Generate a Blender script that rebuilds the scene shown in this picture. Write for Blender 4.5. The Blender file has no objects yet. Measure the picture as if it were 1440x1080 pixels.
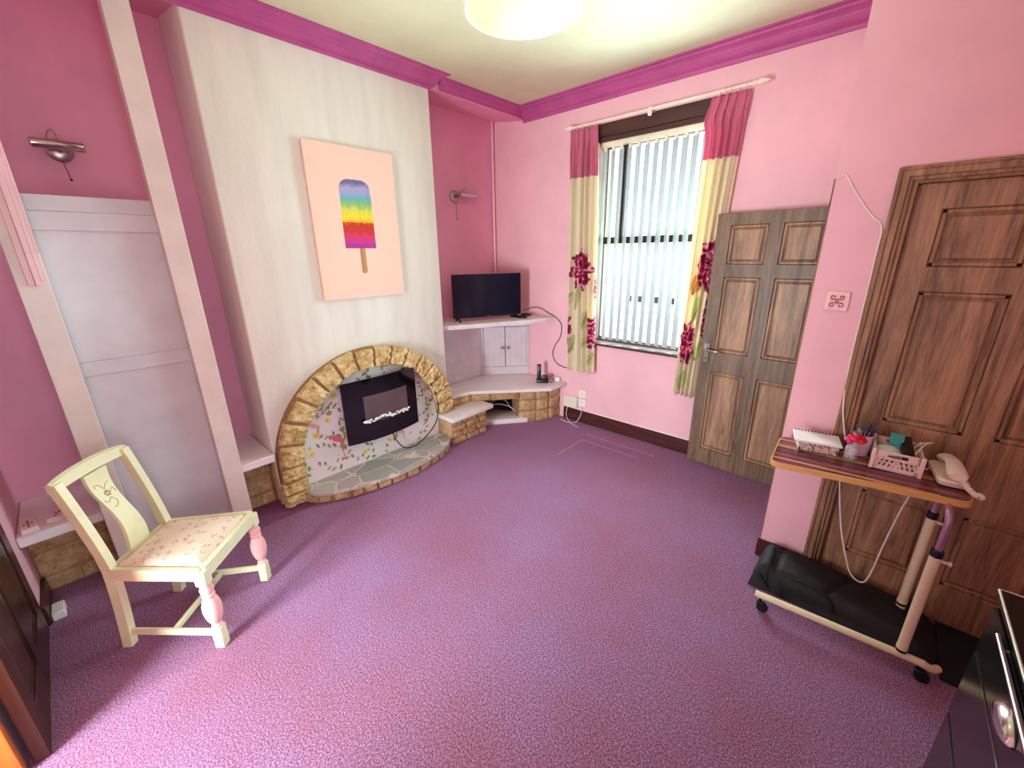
import bpy, bmesh, math, random
import numpy as np
from mathutils import Vector, Matrix, noise

PI = math.pi
random.seed(7)
S = bpy.context.scene
COL = S.collection
W = {}                                   # world matrix of each built object

# ------------------------------------------------------------------ materials
def lin(c):
    return tuple(((v/255.0)/12.92 if v/255.0 <= .04045 else (((v/255.0)+.055)/1.055)**2.4) for v in c) + (1.0,)

class NT:
    def __init__(s, name):
        s.m = bpy.data.materials.new(name); s.m.use_nodes = True
        s.t = s.m.node_tree; s.b = s.t.nodes['Principled BSDF']; s.out = s.t.nodes['Material Output']
    def n(s, typ, **kw):
        d = s.t.nodes.new(typ)
        for k, v in kw.items():
            if k in d.inputs: d.inputs[k].default_value = v
            else: setattr(d, k, v)
        return d
    def l(s, a, b): s.t.links.new(a, b)
    def coords(s, scale=(1, 1, 1)):
        tc = s.n('ShaderNodeTexCoord'); mp = s.n('ShaderNodeMapping'); mp.inputs['Scale'].default_value = scale
        s.l(tc.outputs['Object'], mp.inputs['Vector']); return mp.outputs['Vector']
    def noise(s, vec, scale, detail=3, rough=.55, dist=0):
        d = s.n('ShaderNodeTexNoise'); d.inputs['Scale'].default_value = scale; d.inputs['Detail'].default_value = detail
        d.inputs['Roughness'].default_value = rough; d.inputs['Distortion'].default_value = dist
        s.l(vec, d.inputs['Vector']); return d.outputs['Fac']
    def ramp(s, fac, stops, interp='LINEAR'):
        d = s.n('ShaderNodeValToRGB'); e = d.color_ramp.elements; d.color_ramp.interpolation = interp
        while len(e) < len(stops): e.new(.5)
        for i, (p, c) in enumerate(stops):
            e[i].position = p; e[i].color = c if len(c) == 4 else lin(c)
        s.l(fac, d.inputs['Fac']); return d.outputs['Color']
    def mix(s, fac, a, b):
        d = s.n('ShaderNodeMix', data_type='RGBA')
        for k, v in ((0, fac), (6, a), (7, b)):
            if hasattr(v, 'is_linked') or isinstance(v, bpy.types.NodeSocket): s.l(v, d.inputs[k])
            else: d.inputs[k].default_value = v
        return d.outputs[2]
    def bump(s, h, strength=.3, dist=.01):
        d = s.n('ShaderNodeBump'); d.inputs['Strength'].default_value = strength; d.inputs['Distance'].default_value = dist
        s.l(h, d.inputs['Height']); s.l(d.outputs['Normal'], s.b.inputs['Normal'])

def plain(name, c, rough=.5, metal=0, var=.06, vscale=6, bump=0, bscale=80, spec=.5, coat=0):
    m = NT(name); v = m.coords()
    f = m.noise(v, vscale, 4)
    lo = [max(0, k*(1-var)) for k in c]; hi = [min(255, k*(1+var)) for k in c]
    m.l(m.ramp(f, [(.3, lo), (.7, hi)]), m.b.inputs['Base Color'])
    m.b.inputs['Roughness'].default_value = rough; m.b.inputs['Metallic'].default_value = metal
    m.b.inputs['Specular IOR Level'].default_value = spec; m.b.inputs['Coat Weight'].default_value = coat
    if bump: m.bump(m.noise(v, bscale, 4), bump, .004)
    return m.m

def wall_paint(name, c, bump=.25, var=.03):
    m = NT(name); v = m.coords()
    f = m.noise(v, 2.2, 5, .6)
    m.l(m.ramp(f, [(.3, [k*(1-var) for k in c]), (.7, [min(255, k*(1+var)) for k in c])]), m.b.inputs['Base Color'])
    m.b.inputs['Roughness'].default_value = .62; m.b.inputs['Specular IOR Level'].default_value = .25
    m.bump(m.noise(v, 26, 6, .65), bump, .006)
    return m.m

def anaglypta(name, c):                  # embossed vertically streaked lining paper on the chimney breast
    m = NT(name)
    v = m.coords((1, 1, .16)); f = m.noise(v, 9, 4, .6)
    m.l(m.ramp(f, [(.25, [k*.95 for k in c]), (.6, c), (.85, [min(255, k*1.02) for k in c])]), m.b.inputs['Base Color'])
    m.b.inputs['Roughness'].default_value = .7; m.b.inputs['Specular IOR Level'].default_value = .2
    m.bump(m.noise(m.coords(), 22, 6, .7), .35, .006)
    return m.m

def wood(name, dark, light, rough=.4, axis='z', scale=1.0, spec=.4, patch=None):
    m = NT(name)
    sc = {'z': (9, 9, .7), 'x': (.7, 9, 9), 'y': (9, .7, 9)}[axis]
    v = m.coords(tuple(k*scale for k in sc))
    a = m.noise(v, 2.0, 6, .6, 1.4); b = m.noise(m.coords(tuple(k*scale*5 for k in sc)), 3.0, 3, .6, .3)
    mx = m.n('ShaderNodeMath', operation='MULTIPLY_ADD'); m.l(b, mx.inputs[0]); mx.inputs[1].default_value = .45; m.l(a, mx.inputs[2])
    m.l(m.ramp(mx.outputs[0], [(.45, dark), (.95, light)]), m.b.inputs['Base Color'])
    m.b.inputs['Roughness'].default_value = rough; m.b.inputs['Specular IOR Level'].default_value = spec
    m.bump(b, .12, .003)
    return m.m

def attr_mat(name, rough=.8, spec=.2, weave=0, transl=0, coat=0):
    m = NT(name)
    a = m.n('ShaderNodeAttribute', attribute_name='print')
    m.l(a.outputs['Color'], m.b.inputs['Base Color'])
    m.b.inputs['Roughness'].default_value = rough; m.b.inputs['Specular IOR Level'].default_value = spec
    m.b.inputs['Coat Weight'].default_value = coat
    if weave: m.bump(m.noise(m.coords(), weave, 2), .15, .002)
    if transl:
        t = m.n('ShaderNodeBsdfTranslucent'); m.l(a.outputs['Color'], t.inputs['Color'])
        x = m.n('ShaderNodeMixShader'); x.inputs[0].default_value = transl
        m.l(m.b.outputs[0], x.inputs[1]); m.l(t.outputs[0], x.inputs[2]); m.l(x.outputs[0], m.out.inputs['Surface'])
    return m.m

def carpet_mat():
    m = NT('carpet_pile'); v = m.coords()
    big = m.noise(v, 1.3, 4, .6); fine = m.noise(v, 260, 2, .7); mid = m.noise(v, 150, 4, .75)
    c1 = m.ramp(mid, [(.36, (84, 44, 76)), (.5, (156, 106, 146)), (.64, (222, 178, 212))])
    c2 = m.ramp(mid, [(.36, (84, 40, 58)), (.5, (154, 90, 110)), (.64, (216, 154, 172))])
    col = m.mix(m.ramp(big, [(.35, (0, 0, 0)), (.65, (255, 255, 255))]), c1, c2)
    geo = m.n('ShaderNodeNewGeometry'); sp = m.n('ShaderNodeSeparateXYZ'); m.l(geo.outputs['Position'], sp.inputs[0])
    wob = m.noise(v, 14, 2)
    def near(sock, c, w):
        d = m.n('ShaderNodeMath', operation='MULTIPLY_ADD'); m.l(wob, d.inputs[0]); d.inputs[1].default_value = .02; m.l(sock, d.inputs[2])
        k = m.n('ShaderNodeMath', operation='COMPARE'); m.l(d.outputs[0], k.inputs[0]); k.inputs[1].default_value = c+.01; k.inputs[2].default_value = w; return k.outputs[0]
    def patch(col, x0, x1, y0, y1, c, amt):
        k = m.n('ShaderNodeMath', operation='MULTIPLY'); m.l(near(sp.outputs['X'], (x0+x1)/2, (x1-x0)/2), k.inputs[0]); m.l(near(sp.outputs['Y'], (y0+y1)/2, (y1-y0)/2), k.inputs[1])
        a = m.n('ShaderNodeMath', operation='MULTIPLY'); m.l(k.outputs[0], a.inputs[0]); a.inputs[1].default_value = amt
        return m.mix(a.outputs[0], col, lin(c))
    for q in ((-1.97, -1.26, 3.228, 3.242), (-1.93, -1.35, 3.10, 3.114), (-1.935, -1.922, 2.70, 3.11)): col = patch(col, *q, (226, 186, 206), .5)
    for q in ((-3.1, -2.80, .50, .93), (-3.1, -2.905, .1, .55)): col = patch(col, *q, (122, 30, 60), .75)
    m.l(col, m.b.inputs['Base Color'])
    m.b.inputs['Roughness'].default_value = .95; m.b.inputs['Specular IOR Level'].default_value = .08
    m.b.inputs['Sheen Weight'].default_value = .6; m.b.inputs['Sheen Roughness'].default_value = .5
    m.b.inputs['Sheen Tint'].default_value = lin((196, 166, 235))
    m.bump(fine, .9, .008)
    return m.m

def stone_mat(name, dark, mid, light, scale=14):
    m = NT(name); v = m.coords()
    a = m.noise(v, scale, 6, .7); b = m.noise(v, scale*6, 4, .7)
    mx = m.n('ShaderNodeMath', operation='MULTIPLY_ADD'); m.l(b, mx.inputs[0]); mx.inputs[1].default_value = .5; m.l(a, mx.inputs[2])
    m.l(m.ramp(mx.outputs[0], [(.5, dark), (.72, mid), (.98, light)]), m.b.inputs['Base Color'])
    m.b.inputs['Roughness'].default_value = .85; m.b.inputs['Specular IOR Level'].default_value = .2
    m.bump(b, .5, .006)
    return m.m

def slab_mat():
    m = NT('crazy_paving')
    v = m.coords((1.5, 1, .3)); nz = m.n('ShaderNodeTexNoise'); nz.inputs['Scale'].default_value = 5; m.l(v, nz.inputs['Vector'])
    add = m.n('ShaderNodeMixRGB', blend_type='ADD'); add.inputs[0].default_value = .12; m.l(v, add.inputs[1]); m.l(nz.outputs['Color'], add.inputs[2])
    e = m.n('ShaderNodeTexVoronoi', feature='DISTANCE_TO_EDGE'); e.inputs['Scale'].default_value = 4.6; m.l(add.outputs[0], e.inputs['Vector'])
    c = m.n('ShaderNodeTexVoronoi'); c.inputs['Scale'].default_value = 4.6; m.l(add.outputs[0], c.inputs['Vector'])
    sep = m.n('ShaderNodeSeparateColor'); m.l(c.outputs['Color'], sep.inputs[0])
    slab = m.ramp(sep.outputs[0], [(.0, (146, 150, 146)), (.35, (168, 168, 162)), (.6, (184, 178, 176)), (.85, (200, 182, 182)), (1, (136, 138, 138))])
    cloud = m.noise(v, 20, 5, .7)
    slab2 = m.mix(m.ramp(cloud, [(.35, (0, 0, 0)), (.8, (120, 120, 120))]), slab, lin((204, 198, 192)))
    edge = m.ramp(e.outputs['Distance'], [(.018, (255, 255, 255)), (.045, (0, 0, 0))])
    m.l(m.mix(edge, slab2, lin((224, 208, 200))), m.b.inputs['Base Color'])
    m.b.inputs['Roughness'].default_value = .5; m.b.inputs['Specular IOR Level'].default_value = .4
    h = m.ramp(e.outputs['Distance'], [(.02, (0, 0, 0)), (.07, (255, 255, 255))]); m.bump(h, .6, .01)
    return m.m

def glass_mat(name, tint=(255, 255, 255), rough=0.0, fac=.88):
    m = NT(name)
    t = m.n('ShaderNodeBsdfTransparent'); t.inputs['Color'].default_value = lin(tint)
    g = m.n('ShaderNodeBsdfGlossy'); g.inputs['Roughness'].default_value = .03
    fr = m.n('ShaderNodeFresnel'); fr.inputs['IOR'].default_value = 1.45
    x = m.n('ShaderNodeMixShader'); m.l(fr.outputs[0], x.inputs[0]); m.l(t.outputs[0], x.inputs[1]); m.l(g.outputs[0], x.inputs[2])
    m.l(x.outputs[0], m.out.inputs['Surface']); return m.m

def clear_glass(name):
    m = NT(name); m.b.inputs['Transmission Weight'].default_value = 1; m.b.inputs['Roughness'].default_value = .05
    v = m.noise(m.coords(), 30, 2); m.l(m.ramp(v, [(.3, (235, 235, 235)), (.7, (250, 250, 250))]), m.b.inputs['Base Color'])
    m.b.inputs['IOR'].default_value = 1.3; return m.m

def alpha_glass(name):
    m = NT(name); m.l(m.ramp(m.noise(m.coords(), 60, 2), [(.3, (226, 216, 224)), (.7, (250, 246, 248))]), m.b.inputs['Base Color'])
    m.b.inputs['Alpha'].default_value = .30; m.b.inputs['Roughness'].default_value = .05; m.b.inputs['Specular IOR Level'].default_value = .9
    return m.m

def fabric_trans(name, c, transl):
    m = NT(name); v = m.coords(); f = m.noise(v, 40, 3)
    col = m.ramp(f, [(.3, [k*.97 for k in c]), (.7, c)])
    m.l(col, m.b.inputs['Base Color']); m.b.inputs['Roughness'].default_value = .8
    t = m.n('ShaderNodeBsdfTranslucent'); m.l(col, t.inputs['Color'])
    x = m.n('ShaderNodeMixShader'); x.inputs[0].default_value = transl
    m.l(m.b.outputs[0], x.inputs[1]); m.l(t.outputs[0], x.inputs[2]); m.l(x.outputs[0], m.out.inputs['Surface'])
    return m.m

def emit(name, c, s):
    m = NT(name); f = m.noise(m.coords(), 4, 2)
    m.l(m.ramp(f, [(.2, [k*.97 for k in c]), (.8, c)]), m.b.inputs['Emission Color']); m.b.inputs['Emission Strength'].default_value = s
    m.b.inputs['Base Color'].default_value = lin(c); return m.m

def seat_fabric():
    m = NT('seat_fabric'); v = m.coords()
    vo = m.n('ShaderNodeTexVoronoi'); vo.inputs['Scale'].default_value = 24; m.l(v, vo.inputs['Vector'])
    n1 = m.noise(v, 70, 2, .5, 1.5)
    spot = m.ramp(vo.outputs['Distance'], [(.34, (255, 255, 255)), (.42, (0, 0, 0))])
    mk = m.ramp(n1, [(.53, (0, 0, 0)), (.55, (255, 255, 255)), (.59, (255, 255, 255)), (.61, (0, 0, 0))])
    k = m.n('ShaderNodeMixRGB', blend_type='MULTIPLY'); k.inputs[0].default_value = 1; m.l(spot, k.inputs[1]); m.l(mk, k.inputs[2])
    base = m.ramp(m.noise(v, 7, 2), [(.35, (234, 212, 190)), (.65, (242, 224, 204))])
    m.l(m.mix(k.outputs[0], base, lin((150, 96, 92))), m.b.inputs['Base Color'])
    m.b.inputs['Roughness'].default_value = .85; m.b.inputs['Specular IOR Level'].default_value = .15
    return m.m

def floral_box():
    m = NT('floral_card'); v = m.coords()
    n1 = m.noise(v, 95, 3, .6, 1.0); n2 = m.noise(v, 60, 3, .6, .6)
    a = m.ramp(n1, [(.50, (222, 200, 192)), (.53, (70, 48, 46)), (.62, (60, 40, 40)), (.66, (222, 200, 192))])
    m.l(m.mix(m.ramp(n2, [(.52, (0, 0, 0)), (.60, (255, 255, 255))]), a, lin((226, 170, 172))), m.b.inputs['Base Color'])
    m.b.inputs['Roughness'].default_value = .6; return m.m

def stripes_mat():
    m = NT('striped_cloth'); tc = m.n('ShaderNodeTexCoord'); sp = m.n('ShaderNodeSeparateXYZ'); m.l(tc.outputs['Object'], sp.inputs[0])
    mm = m.n('ShaderNodeMath', operation='MULTIPLY'); m.l(sp.outputs['Y'], mm.inputs[0]); mm.inputs[1].default_value = 4.2
    fr = m.n('ShaderNodeMath', operation='FRACT'); m.l(mm.outputs[0], fr.inputs[0])
    col = m.ramp(fr.outputs[0], [(0, (104, 24, 48)), (.14, (48, 24, 44)), (.22, (186, 130, 62)), (.30, (122, 122, 50)), (.38, (132, 34, 66)), (.52, (70, 30, 70)), (.60, (200, 126, 74)), (.68, (60, 58, 40)), (.78, (150, 42, 66)), (.90, (58, 24, 36))], 'CONSTANT')
    m.l(col, m.b.inputs['Base Color']); m.b.inputs['Roughness'].default_value = .32
    m.b.inputs['Coat Weight'].default_value = .3
    m.bump(m.noise(m.coords(), 120, 2), .08, .002); return m.m

M = dict(
    pink=wall_paint('pink_wall_paint', (240, 186, 198)),
    deep=wall_paint('deep_pink_wall_paint', (232, 158, 188)),
    chim=anaglypta('cream_lining_paper', (242, 242, 232)),
    ceil=wall_paint('cream_ceiling_paint', (216, 212, 178), .35),
    cornice=plain('magenta_gloss', (184, 82, 142), .45, var=.05, spec=.35),
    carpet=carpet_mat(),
    orange=plain('orange_carpet', (196, 96, 40), .95, var=.2, vscale=40, bump=.4, bscale=200),
    dwood=wood('dark_stained_wood', (84, 58, 42), (186, 142, 108), .36),
    dwoodx=wood('dark_stained_wood_across', (40, 21, 13), (100, 62, 38), .36, 'x'),
    gwood=wood('weathered_brown_wood', (74, 58, 47), (148, 118, 96), .42),
    orwood=wood('orange_varnished_wood', (150, 70, 26), (206, 116, 54), .35),
    gpanel=wood('weathered_panel_wood', (96, 70, 52), (196, 152, 120), .42),
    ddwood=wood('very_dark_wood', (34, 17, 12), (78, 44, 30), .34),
    skirt=wood('dark_skirting', (52, 20, 20), (92, 44, 40), .35, 'x'),
    beam=wood('dark_painted_timber', (58, 34, 32), (86, 56, 52), .4, 'x'),
    stone=stone_mat('golden_stone', (128, 96, 52), (214, 182, 124), (250, 234, 188)),
    brown=stone_mat('brown_stone', (134, 100, 70), (190, 150, 112), (222, 190, 152)),
    mortar=plain('mortar', (160, 124, 88), .9, var=.15, vscale=30, bump=.5, bscale=120),
    slab=slab_mat(),
    white=plain('white_gloss', (240, 236, 236), .3, var=.02),
    lilac=plain('lilac_white_gloss', (236, 226, 230), .32, var=.03),
    greyp=plain('grey_lilac_gloss', (206, 198, 206), .28, var=.03),
    board=plain('pinkish_white_gloss', (228, 212, 206), .35, var=.03),
    rib=plain('pale_pink_gloss', (240, 200, 204), .35, var=.03),
    cupb=plain('grey_mauve_paint', (218, 210, 216), .45, var=.04),
    cream=plain('cream_enamel', (242, 232, 192), .3, var=.03),
    mauve=plain('mauve_chromed_tube', (178, 142, 168), .25, .5, var=.03),
    chrome=plain('chrome', (205, 200, 196), .16, 1, var=.03),
    nickel=plain('brushed_nickel', (170, 150, 150), .3, 1, var=.05),
    black=plain('black_plastic', (16, 16, 18), .35, var=.1),
    gblack=plain('black_glass', (8, 8, 10), .06, var=.05, spec=.6),
    screen=plain('dark_screen', (14, 18, 40), .12, var=.06, spec=.6),
    fscreen=plain('smoky_fire_window', (96, 78, 80), .2, var=.08),
    pebble=plain('white_pebble', (240, 236, 230), .5, var=.05),
    rubber=plain('black_rubber', (20, 20, 20), .8, var=.2, vscale=20),
    bag=plain('black_bag_fabric', (26, 25, 27), .7, var=.25, vscale=14, bump=.3, bscale=160),
    mat=plain('black_mat_pile', (20, 21, 22), .95, var=.3, vscale=60, bump=.5, bscale=220),
    chair=plain('pale_green_chair_paint', (230, 230, 190), .45, var=.04, bump=.05),
    pinkleg=plain('pink_chair_paint', (246, 186, 184), .45, var=.04),
    carve=plain('olive_carving', (190, 160, 120), .5), seat=seat_fabric(),
    edge=wood('orange_pine_edge', (196, 140, 78), (234, 188, 122), .35, 'x'),
    stripes=stripes_mat(),
    card=floral_box(),
    paper=plain('white_paper', (244, 238, 240), .7, var=.02),
    wire=plain('dark_wire', (60, 34, 44), .4, .6),
    crate=plain('pale_pink_plastic', (240, 206, 200), .4, var=.02),
    ivory=plain('ivory_plastic', (238, 222, 210), .35, var=.02),
    potw=plain('pinkish_white_pot', (226, 200, 214), .3, var=.03),
    teal=plain('teal_label', (60, 150, 150), .4, var=.05),
    bottle=plain('pale_green_plastic', (196, 222, 208), .25, var=.08),
    red=plain('glossy_red_petals', (214, 34, 74), .2, var=.15, vscale=40),
    magp=plain('glossy_magenta_petals', (196, 60, 150), .2, var=.15, vscale=40),
    clear=clear_glass('clear_glass'),
    wcable=plain('white_cable', (232, 222, 214), .45),
    dcable=plain('dark_red_cable', (92, 28, 36), .45),
    pen1=plain('navy_plastic', (44, 42, 84), .35), pen2=plain('pale_blue_plastic', (150, 170, 196), .35),
    pen3=plain('grey_plastic', (86, 84, 92), .35), pen4=plain('purple_plastic', (92, 70, 120), .35),
    socket=plain('socket_plastic', (244, 232, 226), .35, var=.01),
    shadeo=fabric_trans('white_lampshade_cotton', (246, 226, 224), .35),
    shadei=fabric_trans('cream_lampshade_lining', (250, 240, 196), .3),
    bulb=emit('lit_bulb', (255, 236, 190), 1.5),
    vane=fabric_trans('vertical_blind_fabric', (238, 247, 249), .72),
    headrail=plain('cream_headrail', (240, 232, 204), .35),
    pole=plain('cream_pole', (244, 218, 204), .4),
    pane=glass_mat('window_glass'), tglass=alpha_glass('tumbler_glass'),
    cblack=plain('glossy_black_cabinet', (20, 17, 17), .18, var=.2, vscale=30, spec=.55),
    cedge=plain('pale_edge_highlight', (196, 178, 156), .4),  # colour of the highlight drawn along the cabinet top edge
    outwall=plain('pale_render', (236, 232, 228), .9, var=.05),
    ground=plain('grey_paving', (176, 172, 168), .9, var=.1),
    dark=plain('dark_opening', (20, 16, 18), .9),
    curtain=attr_mat('printed_curtain_cotton', .85, .1, 300, .22),
    wallpaper=attr_mat('floral_wallpaper', .5, .3),
    canvas=attr_mat('printed_canvas', .75, .15, 400),
    canvside=plain('canvas_edge', (236, 192, 180), .8, var=.02),
    tile=plain('ornate_pink_plate', (244, 196, 198), .3, var=.06, vscale=60),
    tilemark=plain('rose_relief', (190, 96, 104), .35, var=.15, vscale=60),
)

# ------------------------------------------------------------------ mesh helper
class MB:
    def __init__(s): s.bm = bmesh.new(); s.cols = None
    def box(s, x0, x1, y0, y1, z0, z1, bev=0, T=None, seg=1):
        b2 = bmesh.new(); bmesh.ops.create_cube(b2, size=1)
        bmesh.ops.scale(b2, vec=(abs(x1-x0), abs(y1-y0), abs(z1-z0)), verts=b2.verts)
        bmesh.ops.translate(b2, vec=((x0+x1)/2, (y0+y1)/2, (z0+z1)/2), verts=b2.verts)
        if bev: bmesh.ops.bevel(b2, geom=b2.edges[:], offset=bev, segments=seg, affect='EDGES', profile=.5)
        return s.add(b2, T)
    def add(s, b2, T=None):
        if T is not None: bmesh.ops.transform(b2, matrix=T, verts=b2.verts)
        tmp = bpy.data.meshes.new('tmp'); b2.to_mesh(tmp); b2.free(); s.bm.from_mesh(tmp); bpy.data.meshes.remove(tmp); return s
    def prism(s, pts, a, b, plane='xy', T=None, bev=0):
        f = {'xy': lambda u, v, w: (u, v, w), 'yz': lambda u, v, w: (w, u, v), 'xz': lambda u, v, w: (u, w, v)}[plane]
        b2 = bmesh.new(); lo = [b2.verts.new(f(u, v, a)) for u, v in pts]; hi = [b2.verts.new(f(u, v, b)) for u, v in pts]
        n = len(pts); b2.faces.new(lo[::-1]); b2.faces.new(hi)
        for i in range(n): b2.faces.new((lo[i], lo[(i+1) % n], hi[(i+1) % n], hi[i]))
        bmesh.ops.recalc_face_normals(b2, faces=b2.faces[:])
        if bev: bmesh.ops.bevel(b2, geom=b2.edges[:], offset=bev, segments=2, affect='EDGES', profile=.5)
        return s.add(b2, T)
    def tube(s, pts, r, n=10, closed=False, radii=None, T=None, sm=0):
        pts = [Vector(p) for p in pts]
        if sm:
            q = []; m = len(pts)
            rng = range(m if closed else m-1)
            for i in rng:
                p0 = pts[(i-1) % m] if (closed or i > 0) else pts[0]; p1 = pts[i]; p2 = pts[(i+1) % m]
                p3 = pts[(i+2) % m] if (closed or i+2 < m) else pts[-1]
                for k in range(sm):
                    t = k/sm
                    q.append(.5*((2*p1)+(p2-p0)*t+(2*p0-5*p1+4*p2-p3)*t*t+(3*p1-p0-3*p2+p3)*t**3))
            if not closed: q.append(pts[-1])
            pts = q
        m = len(pts); b2 = bmesh.new(); rings = []; up = None
        for i, p in enumerate(pts):
            if closed: d = (pts[(i+1) % m]-pts[i-1])
            else: d = (pts[min(i+1, m-1)]-pts[max(i-1, 0)])
            d = d.normalized() if d.length > 1e-9 else Vector((0, 0, 1))
            if up is None: up = d.orthogonal().normalized()
            up = (up-d*up.dot(d)); up = up.normalized() if up.length > 1e-6 else d.orthogonal().normalized()
            sd = d.cross(up); rr = radii[i] if radii else r
            rings.append([b2.verts.new(p+(up*math.cos(2*PI*k/n)+sd*math.sin(2*PI*k/n))*rr) for k in range(n)])
        for i in range(m if closed else m-1):
            A, B = rings[i], rings[(i+1) % m]
            for k in range(n): b2.faces.new((A[k], A[(k+1) % n], B[(k+1) % n], B[k]))
        if not closed: b2.faces.new(rings[0][::-1]); b2.faces.new(rings[-1])
        bmesh.ops.recalc_face_normals(b2, faces=b2.faces[:])
        return s.add(b2, T)
    def lathe(s, prof, c=(0, 0, 0), n=24, T=None, cap=True):
        b2 = bmesh.new(); rings = []
        for r, z in prof:
            rings.append([b2.verts.new((c[0]+r*math.cos(2*PI*k/n), c[1]+r*math.sin(2*PI*k/n), c[2]+z)) for k in range(n)])
        for A, B in zip(rings, rings[1:]):
            for k in range(n): b2.faces.new((A[k], A[(k+1) % n], B[(k+1) % n], B[k]))
        if cap: b2.faces.new(rings[0][::-1]); b2.faces.new(rings[-1])
        bmesh.ops.recalc_face_normals(b2, faces=b2.faces[:])
        return s.add(b2, T)
    def ball(s, c, r, sc=(1, 1, 1), u=14, v=9, T=None):
        b2 = bmesh.new(); bmesh.ops.create_uvsphere(b2, u_segments=u, v_segments=v, radius=r)
        bmesh.ops.scale(b2, vec=sc, verts=b2.verts); bmesh.ops.translate(b2, vec=c, verts=b2.verts); return s.add(b2, T)
    def rock(s, quad, nrm, h, amp, seed, nu=9, nv=9, em=.10, fs=28):
        q = [Vector(p) for p in quad]; nrm = Vector(nrm).normalized(); b2 = bmesh.new(); g = []
        for i in range(nu+1):
            row = []
            for j in range(nv+1):
                u, v = i/nu, j/nv
                p = q[0]*(1-u)*(1-v)+q[1]*u*(1-v)+q[2]*u*v+q[3]*(1-u)*v
                e = min(u, 1-u, v, 1-v)
                k = 0 if e < 1e-6 else min(1, .45+.55*(e/em if e < em else 1))
                nn = noise.noise(p*fs+Vector((seed*3.1, seed*1.7, 0)))+.5*noise.noise(p*fs*2.7+Vector((0, seed, 5)))
                row.append(b2.verts.new(p+nrm*(h*k+(amp*nn if e > 1e-6 else 0))))
            g.append(row)
        for i in range(nu):
            for j in range(nv): b2.faces.new((g[i][j], g[i+1][j], g[i+1][j+1], g[i][j+1]))
        bmesh.ops.recalc_face_normals(b2, faces=b2.faces[:])
        f = b2.faces[len(b2.faces)//2]; f.normal_update()
        if sum((ff.normal.dot(nrm) for ff in b2.faces)) < 0: bmesh.ops.reverse_faces(b2, faces=b2.faces[:])
        return s.add(b2)
    def grid(s, fn, nu, nv):
        V = [[s.bm.verts.new(fn(i/nu, j/nv)) for j in range(nv+1)] for i in range(nu+1)]
        for i in range(nu):
            for j in range(nv): s.bm.faces.new((V[i][j], V[i+1][j], V[i+1][j+1], V[i][j+1]))
        return s
    def build(s, name, mat, parent=None, local=False, sharp=38, colfn=None):
        me = bpy.data.meshes.new(name)
        if colfn:
            cols = [colfn(v.co.copy()) for v in s.bm.verts]
        wp = W.get(parent.name) if parent else None
        if wp is not None and not local: bmesh.ops.transform(s.bm, matrix=wp.inverted(), verts=s.bm.verts)
        s.bm.to_mesh(me); s.bm.free()
        me.polygons.foreach_set('use_smooth', [True]*len(me.polygons)); me.set_sharp_from_angle(angle=math.radians(sharp))
        if colfn:
            at = me.color_attributes.new('print', 'FLOAT_COLOR', 'POINT')
            at.data.foreach_set('color', np.array([lin(c) for c in cols], dtype=np.float32).ravel())
        me.materials.append(mat)
        o = bpy.data.objects.new(name, me); COL.objects.link(o)
        if parent: o.parent = parent
        W[o.name] = wp.copy() if wp is not None else Matrix()
        return o

def tag(o, label=None, cat=None, group=None, kind=None):
    for k, v in (('label', label), ('category', cat), ('group', group), ('kind', kind)):
        if v: o[k] = v
    return o
def thing(name, label, cat, loc=(0, 0, 0), rz=0, group=None, kind=None):
    o = bpy.data.objects.new(name, None); COL.objects.link(o); o.empty_display_size = .1
    o.location = loc; o.rotation_euler = (0, 0, rz)
    W[o.name] = Matrix.Translation(loc) @ Matrix.Rotation(rz, 4, 'Z')
    return tag(o, label, cat, group, kind)
def copy_tree(o, parent=None):
    c = o.copy(); COL.objects.link(c); c.parent = parent
    W[c.name] = W[o.name]
    for ch in list(o.children): copy_tree(ch, c)
    return c
def RX(a): return Matrix.Rotation(a, 4, 'X')
def RY(a): return Matrix.Rotation(a, 4, 'Y')
def RZ(a): return Matrix.Rotation(a, 4, 'Z')
def TR(*v): return Matrix.Translation(v)
B = lambda *a, **k: MB().box(*a, **k)

# ------------------------------------------------------------------ key planes
XA, XC = -3.40, -2.97          # alcove back wall, chimney breast face
YC0, YC1 = .762, 2.33          # chimney breast sides
YW, YB = 3.472, -.41           # window wall, wall behind
YP = 2.47                      # wall with the closed dark door
XP, XE = -.281, 1.0            # end of that wall, right-hand wall
ZC = 3.05

def struct(name, mb, m, label, cat):
    return tag(mb.build(name, m), label, cat, None, 'structure')

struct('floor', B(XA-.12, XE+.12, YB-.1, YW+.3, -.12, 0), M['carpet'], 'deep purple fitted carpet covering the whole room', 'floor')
struct('floor_hall', B(-2.7, .3, -3.2, YB-.1, -.12, -.002), M['orange'], 'orange carpet just beyond the doorway in the bottom left corner', 'floor')
struct('ceiling', B(XA-.12, XE+.12, YB-.12, YW+.3, ZC, ZC+.12), M['ceil'], 'cream textured plaster ceiling', 'ceiling')
struct('wall_left', B(XA-.12, XA, YB-.12, YW+.3, 0, ZC), M['deep'], 'deep pink wall at the back of the two alcoves', 'wall')
struct('wall_chimney', B(XA, XC, YC0, YC1, 0, ZC, bev=.012, seg=3), M['chim'], 'cream lined chimney breast projecting above the stone arch', 'wall')
# lintels closing the tops of the alcoves, flush with the chimney breast
struct('trim_lintel_right', MB().prism([(XC, 2.955), (XC, ZC), (XA, ZC), (XA, 3.02)], YC1, YW, 'xz'), M['deep'], 'pink sloping soffit over the television alcove', 'trim')
struct('trim_lintel_left', MB().prism([(XC-.05, 2.97), (XC-.05, ZC), (XA, ZC), (XA, 3.03)], YB, YC0, 'xz'), M['deep'], 'pink soffit over the alcove left of the chimney breast', 'trim')
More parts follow.
